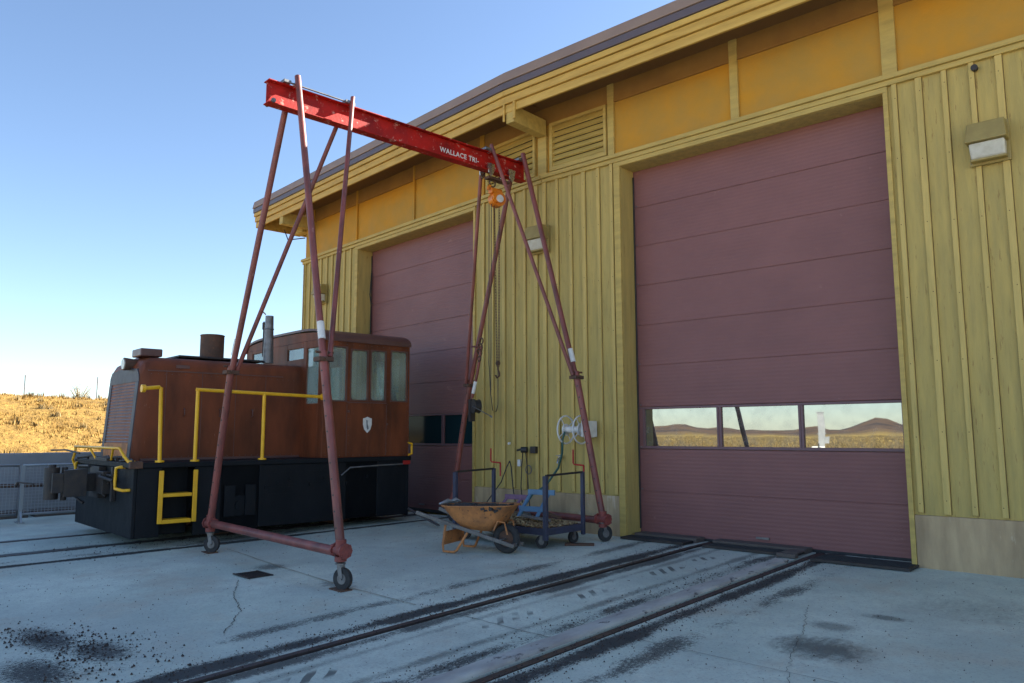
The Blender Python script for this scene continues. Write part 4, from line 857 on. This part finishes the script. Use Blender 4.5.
mb.tube([(-1.36, -.03, 1.0), (-1.34, -.09, 1.15), (-1.20, -.10, 1.24), (-1.16, -.10, zt2-.02), (-1.2, -.1, zt2), (1.20, -.10, zt2), (1.36, -.08, 1.25), (1.43, -.03, 1.166)], .020, 8).tube([(-.35, -.10, zt2), (-.15, -.05, 1.19)], .016, 8).tube([(.9, -.10, zt2), (.65, -.05, 1.19)], .016, 8).disc((1.45, -.01, 1.18), (0, 0, 1), .05, .03, 10); mb.build('front_rail', 'yellow', loco)
mb = MB(); mb.box(W2-.03, W2+.03, 4.42, 4.56, 1.02, 1.09); mb.build('marker_box', 'red', loco, bevel=.006)
mb = MB(); mb.tube([(W2+.015, 3.2, .88), (W2+.03, 3.35, 1.0), (W2+.03, 3.9, 1.02), (W2+.03, 4.4, 1.03)], .013, 7); mb.build('air_hose', 'greysteel', frame)
# coupler
mb = MB()
mb.box(-.24, .24, -.10, -.001, .62, 1.08); mb.box(-.14, .14, -.42, -.10, .72, .98)
mb.hexa([(-.16, -.50, .66), (.30, -.56, .66), (.30, -.26, .66), (-.14, -.24, .70), (-.16, -.50, 1.04), (.30, -.56, 1.04), (.30, -.26, 1.06), (-.14, -.24, 1.0)])
mb.box(.20, .26, -.70, -.36, .72, 1.0); mb.tube([(.04, -.5, .6), (.04, -.5, 1.08)], .04, 10)
for k in range(6): mb.tube([(.3+.06*k, -.02, .65+.07*k), (.38+.05*k, -.09, .72+.05*k), (.5+.05*k, -.05, .66+.06*k)], .022, 7)
mb.box(.26, .62, -.14, -.02, .70, 1.02).box(.7, .78, -.06, -.001, .60, 1.09)
mb.tube([(.35, -.02, 1.0), (.6, -.18, .95), (.9, -.08, .9)], .025, 8).tube([(-.5, -.02, .9), (-.6, -.2, .6), (-.5, -.1, .5)], .025, 8).tube([(-1.3, -.05, 1.05), (-.2, -.12, 1.08)], .02, 7)
cp_ = mb.build('coupler', 'darksteel', loco, bevel=.012)
mb = MB(); mb.tube([(.02, -.66, .62), (.02, -.66, 1.08)], .10, 18, rs=[.095, .10]).tube([(.02, -.66, 1.08), (.02, -.66, 1.12)], .05, 10).tube([(-.2, -.84, .84), (-.42, -1.0, .86)], .012, 6).tube([(-.42, -1.0, .86), (-.45, -1.02, .80)], .02, 6); mb.build('knuckle', 'darksteel', cp_)
mb = MB(); mb.box(-.165, -.155, -.57, -.33, .86, .94).box(.15, .22, -.61, -.598, .86, .95).box(.15, .22, -.61, -.598, .74, .82); mb.build('coupler_slot', 'cord', cp_)

# ------------------------------------------------------------------ platform cart
CX, CYY = -7.42, -1.2; gz0 = gz(CX, CYY)
cart = thing('platform_cart', 'blue steel platform cart with hoop handles carrying wood chips', 'cart', (CX, CYY, gz0))
hx, hy = .86, .41
mb = MB(); mb.box(-hx, hx, -hy, hy, .235, .265); mb.box(-hx, hx, -hy-.012, -hy, .18, .268).box(-hx, hx, hy, hy+.012, .18, .268).box(-hx-.012, -hx, -hy, hy, .18, .268).box(hx, hx+.012, -hy, hy, .18, .268); mb.build('deck', 'bluesteel', cart, bevel=.004)
for s2 in (-1, 1):
    mb = MB(); x_ = hx*s2 if s2 > 0 else -hx
    mb.box(x_-.03, x_+.03, -hy-.035, -hy+.02, .12 if s2 > 0 else .12, .96).box(x_-.025, x_+.025, hy-.02, hy+.03, .12, .99); mb.each('handle_post', 'bluesteel', cart, bevel=.005)
    mb = MB(); mb.bar((x_, -hy, .965), (x_, hy, .985), .028, .028); mb.build('handle_bar', 'darksteel', cart, bevel=.004)
for (x_, y_, a) in ((.72, -.33, 20), (.74, .34, 80), (-.72, -.33, 50), (-.72, .34, 10)):
    a = R(a); ax = Vector((-math.sin(a), math.cos(a), 0)); c_ = Vector((x_, y_, .085)); mb = MB(); mb.disc(c_, ax, .085, .04, 22); wo = mb.build('castor', 'rubber', cart, bevel=.005)
    mb = MB(); mb.disc(c_, ax, .04, .046, 12).disc(c_+Vector((0, 0, .10)), (0, 0, 1), .045, .012, 10)
    for q in (-1, 1): mb.bar(c_+ax*.03*q, c_+ax*.03*q+Vector((0, 0, .10)), .04, .006, up=ax)
    mb.build('fork', 'greysteel', wo)
# wood chips on the deck
V = []; F = []; mb = MB()
for k in range(2600):
    x_, y_ = random.uniform(-.82, .80), random.uniform(-.38, .38); pile = .09*max(0, 1-(abs(x_+.05)/.75)**2)*(1-(y_/.45)**2)
    z = .27 + pile*random.random()+.004; l, w_, h = random.uniform(.012, .032), random.uniform(.006, .014), random.uniform(.002, .006)
    Tm = Matrix.Translation((CX+x_, CYY+y_, gz0+z)) @ Matrix.Rotation(random.uniform(0, 6.28), 4, 'Z') @ Matrix.Rotation(random.uniform(-.7, .7), 4, 'X') @ Matrix.Rotation(random.uniform(-.6, .6), 4, 'Y'); mb.T = Tm; mb.box(-l, l, -w_, w_, -h, h)
def chipm():
    m = bpy.data.materials.new('chips'); m.use_nodes = True; n = m.node_tree; g = n.nodes.new('ShaderNodeNewGeometry'); cr = n.nodes.new('ShaderNodeValToRGB'); n.links.new(g.outputs['Random Per Island'], cr.inputs[0])
    e = cr.color_ramp.elements; e[0].color = (.10, .055, .025, 1); e[1].color = (.50, .38, .20, 1); e.new(.5).color = (.27, .17, .08, 1); n.links.new(cr.outputs[0], n.nodes['Principled BSDF'].inputs['Base Color']); n.nodes['Principled BSDF'].inputs['Roughness'].default_value = .9; return m
mb.T = None
cho = mb.build('wood_chips', chipm()); cho['kind'] = 'stuff'
# blue frame and purple frame standing on the cart
def leaning(name, lab, loc, m, w_, h_, rz, lean_, cat):
    t = thing(name, lab, cat, loc, rz); mb = MB(); s_ = math.sin(lean_); c_ = math.cos(lean_)
    for x_ in (-w_/2, w_/2): mb.bar((x_-.06, 0, 0), (x_+.06, h_*s_, h_*c_), .055, .03)
    mb.each('side_rail', m, t, bevel=.004); mb = MB()
    for f in (.42, .96): mb.bar((-w_/2-.10+.12*f, h_*s_*f-.02, h_*c_*f), (w_/2+.04+.12*f, h_*s_*f-.02, h_*c_*f), .03, .075)
    mb.each('crosspiece', m, t, bevel=.004); return t
leaning('step_frame', 'light blue painted step frame leaning on the wood chip cart', (CX+.22, CYY-.02, gz0+.275), 'lightblue', .30, .50, R(10), .55, 'frame')
leaning('stool_frame', 'faded purple frame behind the wheelbarrow, against the plinth', (CX-.62, CYY+.46, gz0+.33), 'purple', .26, .28, R(10), .6, 'frame')
mb = MB(); mb.box(CX-.85, CX-.4, CYY+.5, CYY+.8, 0, .0); 
cr_ = MB(); cr_.box(CX-.86, CX-.36, CYY+.42, CYY+.82, gz0+.0, gz0+.32); tag(cr_.build('wooden_crate', 'wood', None, bevel=.01), 'grey wooden crate standing behind the cart by the plinth', 'crate')
for (x_, y_, rz_, l_, z_, mm_, lab) in ((.45, -.12, 25, .42, .34, 'wood', 'short grey board lying on the wood chips by the right handle'), (.50, .16, -15, .36, .36, 'rust', 'rusty flat offcut lying on the chips at the right end of the cart'), (-.45, -.05, 60, .40, .36, 'tie', 'dark timber offcut lying on the chips behind the wheelbarrow wheel')):
    mb = MB(); mb.T = Matrix.Translation((CX+x_, CYY+y_, gz0+z_+.02)) @ Matrix.Rotation(R(rz_), 4, 'Z') @ Matrix.Rotation(R(9), 4, 'Y'); mb.box(-l_/2, l_/2, -.045, .045, -.014, .014); tag(mb.build('scrap_piece', mm_, None, bevel=.004), lab, 'scrap', 'scrap lying on the cart')
# red bent rods
def redrod(x_, y_, z_, lab):
    t = thing('bent_rod', lab, 'rod', (x_, y_, z_), 0, 'red bent crank rods on the cart'); mb = MB()
    mb.tube([(0, 0, -.12), (0, 0, .08), (0, 0, .085), (-.02, -.04, .09), (-.10, -.09, .10), (-.11, -.10, .12), (-.11, -.10, .31)], .013, 8); mb.build('rod', 'red', t)
redrod(CX+hx-.01, CYY+hy+.05, gz0+.99, 'red bent crank rod above the right cart handle'); redrod(CX-hx+.10, CYY+hy+.05, gz0+.99, 'red bent crank rod above the left cart handle')

# ------------------------------------------------------------------ wheelbarrow
BW = Vector((-6.84, -2.08, 0)); ang = math.radians(16)
bar_ = thing('wheelbarrow', 'old orange wheelbarrow with grey wooden handles parked before the cart', 'wheelbarrow', ghit(BW.x, BW.y), ang)
# local: x forward (wheel at origin), y left
def ringpt(x0, x1, w_, z, r_, n=24, zf=0):
    P = []
    for k in range(n):
        a = 2*math.pi*k/n; cx_, sn = math.cos(a), math.sin(a); e = .45
        px = (x0+x1)/2 + (x1-x0)/2*math.copysign(abs(cx_)**e, cx_); py = w_/2*math.copysign(abs(sn)**e, sn)*(1 - .18*((px-x0)/(x1-x0)))
        P.append((px, py, z + zf*(px-x0)/(x1-x0)))
    return P
lev = [ringpt(-.60, -.20, .34, .31, 0, zf=-.03), ringpt(-.72, -.02, .50, .42, 0), ringpt(-.86, .12, .62, .58, 0, zf=.03), ringpt(-.89, .155, .66, .60, 0, zf=.03), ringpt(-.885, .15, .65, .585, 0, zf=.03), ringpt(-.85, .10, .60, .57, 0, zf=.03), ringpt(-.70, -.04, .48, .43, 0), ringpt(-.59, -.21, .32, .325, 0, zf=-.03)]
V = [p_ for l in lev for p_ in l]; n = 24; F = [(i*n+k, i*n+(k+1) % n, (i+1)*n+(k+1) % n, (i+1)*n+k) for i in range(7) for k in range(n)]
mb = MB(); mb.add(V, F, True); mb.add(lev[0], [tuple(range(n))]); mb.add(lev[-1], [tuple(range(n))]); tray = mb.build('tray', 'barrow', bar_, weld=True)
mb = MB()
for k in range(420):
    x_, y_ = random.uniform(-.78, .02), random.uniform(-.24, .24); mb.T = Matrix.Translation((x_, y_, .55+random.random()*.055)) @ Matrix.Rotation(random.uniform(0, 6), 4, 'Z') @ Matrix.Rotation(random.uniform(-.5, .5), 4, 'X'); s_ = random.uniform(.02, .05); mb.box(-s_, s_, -s_*.6, s_*.6, -s_*.3, s_*.3)
mb.T = bar_.matrix_basis.copy()
mm = MB(); loc_m = Matrix.Translation(bar_.location) @ Matrix.Rotation(ang, 4, 'Z'); mm.v = [tuple(loc_m @ Vector(v)) for v in mb.v]; mm.f = mb.f; mm.sm = mb.sm
mm.box(*([0]*6)) if False else None
rb = mm.build('coal_lumps', 'darksteel'); rb['kind'] = 'stuff'
for s2 in (-1, 1):
    mb = MB(); mb.bar((-1.20, .30*s2, .50), (.17, .13*s2, .11), .035, .045); mb.build('handle', 'wood', bar_, bevel=.004)
    mb = MB(); mb.tube([(-.78, .24*s2, .35), (-.80, .27*s2, .10), (-.79, .27*s2, .015), (-.64, .27*s2, .012), (-.60, .26*s2, .03), (-.47, .2*s2, .26)], .017, 8); mb.build('leg', 'barrow', bar_)
mb = MB(); mb.bar((-.79, -.26, .18), (-.79, .26, .18), .01, .17).tube([(-.1, .18, .3), (-.05, .16, .42), (.05, .1, .40), (.06, .1, .25)], .012, 6).tube([(-.1, -.18, .3), (-.05, -.16, .42), (.02, -.1, .40), (.06, -.1, .25)], .012, 6); mb.build('brace', 'barrow', bar_)
mb = MB(); mb.bar((.14, -.15, .12), (.14, .15, .12), .05, .04); mb.tube([(0, -.17, .19), (0, .17, .19)], .012, 8); mb.build('axle', 'greysteel', bar_)
mb = MB(); mb.ring((0, 0, .19), (0, 1, 0), .145, .048, 32, 12); wo = mb.build('wheel', 'rubber', bar_); mb = MB(); mb.disc((0, 0, .19), (0, 1, 0), .105, .04, 24); mb.build('rim', 'rust', wo)
mb = MB(); mb.tube([(-.93, -.16, .61), (-.86, -.05, .64), (-.88, .04, .63), (-.80, .12, .62)], .03, 8, rs=[.012, .034, .028, .01]).tube([(-.90, .02, .62), (-.82, .10, .65), (-.80, .2, .62)], .03, 8, rs=[.012, .03, .012]); mm = MB(); mm.v = [tuple(loc_m @ Vector(v)) for v in mb.v]; mm.f = mb.f; mm.sm = mb.sm
tag(mm.build('work_gloves', 'galv', None), 'crumpled pale gloves lying on the rear rim of the wheelbarrow', 'gloves')
# drawbar behind the barrow and chock plate
mb = MB(); mb.bar(ghit(-10.75, -.55, .25), ghit(-9.3, -1.0, .05), .05, .02); tag(mb.build('drawbar', 'greysteel', None), 'loose grey steel bar leaning from the locomotive towards the cart', 'bar')
mb = MB(); mb.T = Matrix.Translation(ghit(-6.45, -1.02, .0)) @ Matrix.Rotation(R(35), 4, 'Z'); mb.box(-.20, .20, -.055, .055, 0, .03); tag(mb.build('steel_plate', 'rust', None, bevel=.004), 'rusty flat steel plate on the concrete right of the cart', 'plate')

# ------------------------------------------------------------------ wall fixtures
reel = thing('hose_reel', 'white wall mounted hose reel with two open hoops', 'hose reel', (-7.06, -.30, 1.56))
for x_ in (-.16, .13):
    mb = MB(); mb.ring((x_, 0, 0), (1, 0, 0), .21, .013, 36, 8)
    for a in range(4): mb.tube([(x_, 0, 0), (x_, .21*math.cos(a*1.57+.6), .21*math.sin(a*1.57+.6))], .008, 6)
    mb.build('hoop', 'white', reel)
mb = MB(); mb.tube([(-.18, 0, 0), (.20, 0, 0)], .05, 18).disc((.13, 0, 0), (1, 0, 0), .10, .02, 20).disc((-.16, 0, 0), (1, 0, 0), .09, .02, 20); mb.build('drum', 'white', reel)
mb = MB(); mb.box(.20, .23, -.10, .27, -.11, .13).box(.08, .18, .20, .275, -.12, .13); mb.build('bracket', 'white', reel, bevel=.006)
mb = MB(); mb.tube([(-.14, -.06, -.03), (-.15, -.10, -.15), (-.19, -.06, -.35), (-.30, -.02, -.58), (-.52, -.05, -.85), (-.60, -.28, -.98), (-.56, -.55, -1.16), (-.52, -.62, -1.24), (-.35, -.75, -1.26)], .017, 8)
mm = MB(); mm.v = [(v[0]-7.06, v[1]-.30, v[2]+1.56) for v in mb.v]; mm.f = mb.f; mm.sm = mb.sm; tag(mm.build('garden_hose', 'hose', None), 'dark green hose hanging from the white reel down to the cart', 'hose')
box_ = thing('outlet_box', 'dark electrical outlet box with plugged cords between the doors', 'outlet', (-8.08, -.03, 1.24))
mb = MB(); mb.box(-.045, .065, -.06, .02, -.055, .055); mb.build('box', 'darksteel', box_, bevel=.006)
mb = MB(); mb.disc((-.14, -.09, .0), (1, .4, 0), .05, .10, 14).tube([(-.30, -.08, -.01), (-.2, -.09, .01), (-.14, -.09, 0)], .018, 8); mb.build('plug', 'cord', box_)
mb = MB(); mb.tube([(-.18, -.08, -.04), (-.22, -.06, -.25), (-.24, -.06, -.6), (-.20, -.07, -.85)], .009, 6).tube([(-.12, -.08, -.04), (-.10, -.06, -.3), (-.08, -.06, -.7), (-.02, -.10, -.9)], .009, 6); mb.build('cord', 'cord', box_)
mb = MB(); mb.box(-.32, -.26, -.06, -.02, -.27, -.16); mb.build('small_plug', 'white', box_, bevel=.006)
mb = MB(); mb.ring((-8.18, -.06, .92), (.15, 1, 0), .07, .009, 20, 6); tag(mb.build('cord_loop', 'wood', None), 'tan loop of cord hung below the outlet box', 'cord')
mb = MB(); mb.tube([(-8.62, -.03, 1.05), (-8.66, -.06, .95), (-8.75, -.10, .7), (-9.0, -.2, .35), (-9.1, -.25, .1)], .01, 6).tube([(-8.62, -.03, 1.05), (-8.56, -.06, .95), (-8.50, -.08, .6), (-8.42, -.12, .4)], .01, 6); tag(mb.build('wall_cable', 'cord', None), 'black cable draped from a hook on the wall behind the barrow', 'cable')
mb = MB(); mb.disc((-8.62, -.04, 1.34), (0, 1, 0), .022, .04, 10); tag(mb.build('button', 'white', None), 'small white round button on the batten wall left of the outlet box', 'button')
fa = thing('wall_tap', 'small pale wall tap below the hose reel', 'tap', (-7.52, -.03, 1.09)); mb = MB(); mb.disc((0, -.03, .05), (0, 1, 0), .035, .03, 12).tube([(0, 0, .02), (0, -.09, .02), (0, -.11, -.05)], .016, 8); mb.build('spout', 'silver', fa); mb = MB(); mb.ring((0, -.09, .07), (0, 0, 1), .03, .007, 14, 6); mb.build('tap_handle', 'silver', fa)

# ------------------------------------------------------------------ fence and barrier west of the track
fd = Vector((.101, 1, 0)).normalized(); F0 = Vector((-15.75, -5.3, 0))
def fpt(s_, z, off=0): q = F0 + fd*s_; return Vector((q.x+off, q.y, z-.06))
bw = MB(); bw.hexa([fpt(-9, -.4, -1.75), fpt(7.5, -.4, -1.75), fpt(7.5, -.4, -2.05), fpt(-9, -.4, -2.05), fpt(-9, 1.20, -1.75), fpt(7.5, 1.20, -1.75), fpt(7.5, 1.20, -2.05), fpt(-9, 1.20, -2.05)])
tag(bw.build('retaining_wall', 'concwall', None, bevel=.02), 'low grey concrete retaining wall holding back the grassy bank', 'wall')
PW = 2.4
def panel(s0, lab):
    t = thing('mesh_fence_panel', lab, 'fence', fpt(s0, 0), -math.atan(.101), 'wire mesh fence panels by the far track'); h = 1.02; mb = MB()
    mb.tube([(0, .03, .16), (0, .03, h), (0, PW-.03, h), (0, PW-.03, .16), (0, .03, .16)], .022, 8); mb.build('panel_frame', 'galv', t)
    mb = MB(); n = int(PW/.055)
    for i in range(1, n): y = .03+(PW-.06)*i/n; mb.bar((0, y, .17), (0, y, h), .007, .007)
    m_ = int(.84/.055)
    for i in range(1, m_): z = .16+(h-.16)*i/m_; mb.bar((.004, .03, z), (.004, PW-.03, z), .007, .007)
    mb.build('wire_mesh', 'galv', t)
    mb = MB()
    for y in (.03,): mb.box(-.03, .03, y-.03, y+.03, -.02, h+.0).box(-.16, .16, y-.05, y+.05, -.03, .03).bar((-.14, y, .02), (-.02, y, .2), .03, .03).bar((.14, y, .02), (.02, y, .2), .03, .03)
    mb.build('fence_foot', 'galv', t)
panel(-4.75+.1, 'wire mesh fence panel nearest the camera, cut off by the left edge'); panel(-2.35+.1, 'wire mesh fence panel left of the locomotive coupler'); panel(.15, 'wire mesh fence panel with its foot left of the locomotive nose'); panel(2.55, 'wire mesh fence panel mostly hidden behind the locomotive')
# junk pipes lying behind the fence
mb = MB(); mb.tube([fpt(-4, .62, -.6), fpt(-.4, .64, -.65), fpt(2.4, .60, -.6)], .035, 8).box(-16.6, -16.5, -6.5, -6.4, 0, .5); tag(mb.build('steel_pipe', 'rust', None), 'long rusty pipe propped behind the wire mesh fence', 'pipe')
for k_, (sa, sb, zz, nm) in enumerate(((-7.5, -3.2, 0, 'old dark sleeper on the ground behind the fence, nearest the camera'), (-3.1, .6, 0, 'old dark sleeper behind the fence left of the locomotive coupler'), (.7, 4.6, 0, 'old dark sleeper behind the fence, hidden by the locomotive'), (-4.6, -.9, .27, 'upper dark sleeper stacked behind the mesh fence'))):  # these sleepers are added dark beams standing in for the dark gap
    mb = MB(); mb.bar(fpt(sa, -.0+zz, -1.15+zz*.4), fpt(sb, -.0+zz, -1.15+zz*.4), .5, .26); tag(mb.build('gap_dark_beam', 'tie', None, bevel=.01), nm, 'sleeper', 'sleepers stacked behind the fence')  # dark beams added to stand in for the dark gap below the wall

# distant masts and roof antenna
def mast(x_, y_, z0_, z1_, lab, r_=.03): mb = MB(); mb.tube([(x_, y_, z0_), (x_, y_, z1_)], r_, 6); tag(mb.build('mast', 'greysteel', None), lab, 'mast', 'thin masts beyond the bank')
mast(-45, 3.1, 1, 4.57, 'thin distant mast on the golden bank, nearer the left edge'); mast(-45, 6.6, 1, 4.65, 'thin distant mast on the bank just left of the locomotive nose')
mb = MB(); mb.tube([(-9.3, 1.2, 7.2), (-9.3, 1.2, 8.6)], .012, 6); tag(mb.build('roof_antenna', 'white', None), 'thin pale antenna rod standing above the roof edge', 'antenna')

# shrubs (left skyline and the field the windows reflect)
def shrub(x_, y_, h, lab, n=260, grp='dry shrubs in the field'):
    t = thing('dry_shrub', lab, 'shrub', (x_, y_, tz(x_, y_)), 0, grp); mb = MB(); rnd = random.Random(int(abs(x_*31+y_*17)))
    tips = []
    for k in range(26):
        a = rnd.uniform(0, 6.28); l = rnd.uniform(.15, .6)*h; z = rnd.uniform(.55, 1.05)*h; p1 = Vector((math.cos(a)*l*.4, math.sin(a)*l*.4, z*.5)); p2 = Vector((math.cos(a)*l, math.sin(a)*l, z)); mb.tube([(0, 0, -.1), p1, p2], .02, 5, rs=[.03*h, .015*h, .004]); tips += [p1.lerp(p2, q) for q in (.3, .6, 1)]
    mb.build('branch', 'shrub', t); mb = MB()
    for k in range(n):
        p_ = rnd.choice(tips) + Vector((rnd.gauss(0, .10), rnd.gauss(0, .10), rnd.gauss(0, .08)))*h; s_ = .05*h; d_ = Vector((rnd.gauss(0, 1), rnd.gauss(0, 1), rnd.gauss(0, 1))).normalized()*s_; e_ = Vector((rnd.gauss(0, 1), rnd.gauss(0, 1), rnd.gauss(0, 1))).normalized()*s_*.5; mb.add([p_, p_+d_, p_+e_], [(0, 1, 2)])
    mb.build('twigs', 'grass', t)
shrub(-39, 5.0, 1.2, 'dry shrub on the crest of the golden bank left of the locomotive', grp=None) if False else None
def rf(az, dist): return (-4.6+dist*math.sin(R(az)), .3-dist*math.cos(R(az)))
for az, dist, h, lab in ((-28.8, 38, 1.8, 'dry shrub reflected in the first window pane of the right door'), (-25.8, 34, 1.2, 'dry shrub in the field, reflected beside the dark crane leg'), (-27.2, 30, .7, 'low dry shrub in the near field south of the apron')):
    x_, y_ = rf(az, dist); shrub(x_, y_, h, lab)
shrub(-40.5, 4.2, 1.1, 'dry shrub on the crest of the golden bank left of the locomotive', 400)
# white cabinet on a post and small sign out in the field (seen in the door's glass)
x_, y_ = rf(-19.1, 70); t = thing('white_cabinet', 'tall white cabinet standing in the field, seen reflected in the door glass', 'cabinet', (x_, y_, tz(x_, y_)), R(-19))
mb = MB(); mb.box(-.30, .34, -.3, .3, .7, 3.9); mb.build('body', 'concwall', t, bevel=.02); mb = MB(); mb.box(-.42, .40, -.34, .34, 3.9, 4.0).box(-.42, .42, -.31, -.301, 2.0, 2.04).box(-.2, .2, -.2, .2, -.2, .6).box(.345, .75, -.2, .2, 1.0, 1.7); mb.build('cap', 'concwall', t)
x_, y_ = rf(-18.4, 30); t = thing('field_sign', 'small white sign board on a dark post in the near field', 'sign', (x_, y_, tz(x_, y_)), R(-18))
mb = MB(); mb.box(-.32, .32, -.02, .02, .85, 1.35); mb.build('board', 'white', t); mb = MB(); mb.box(-.04, .04, .021, .06, -.2, 1.5).box(-.14, -.04, .022, .03, .9, 1.25).box(-.02, .1, .0221, .03, 1.0, 1.3); mb.build('post', 'cord', t)
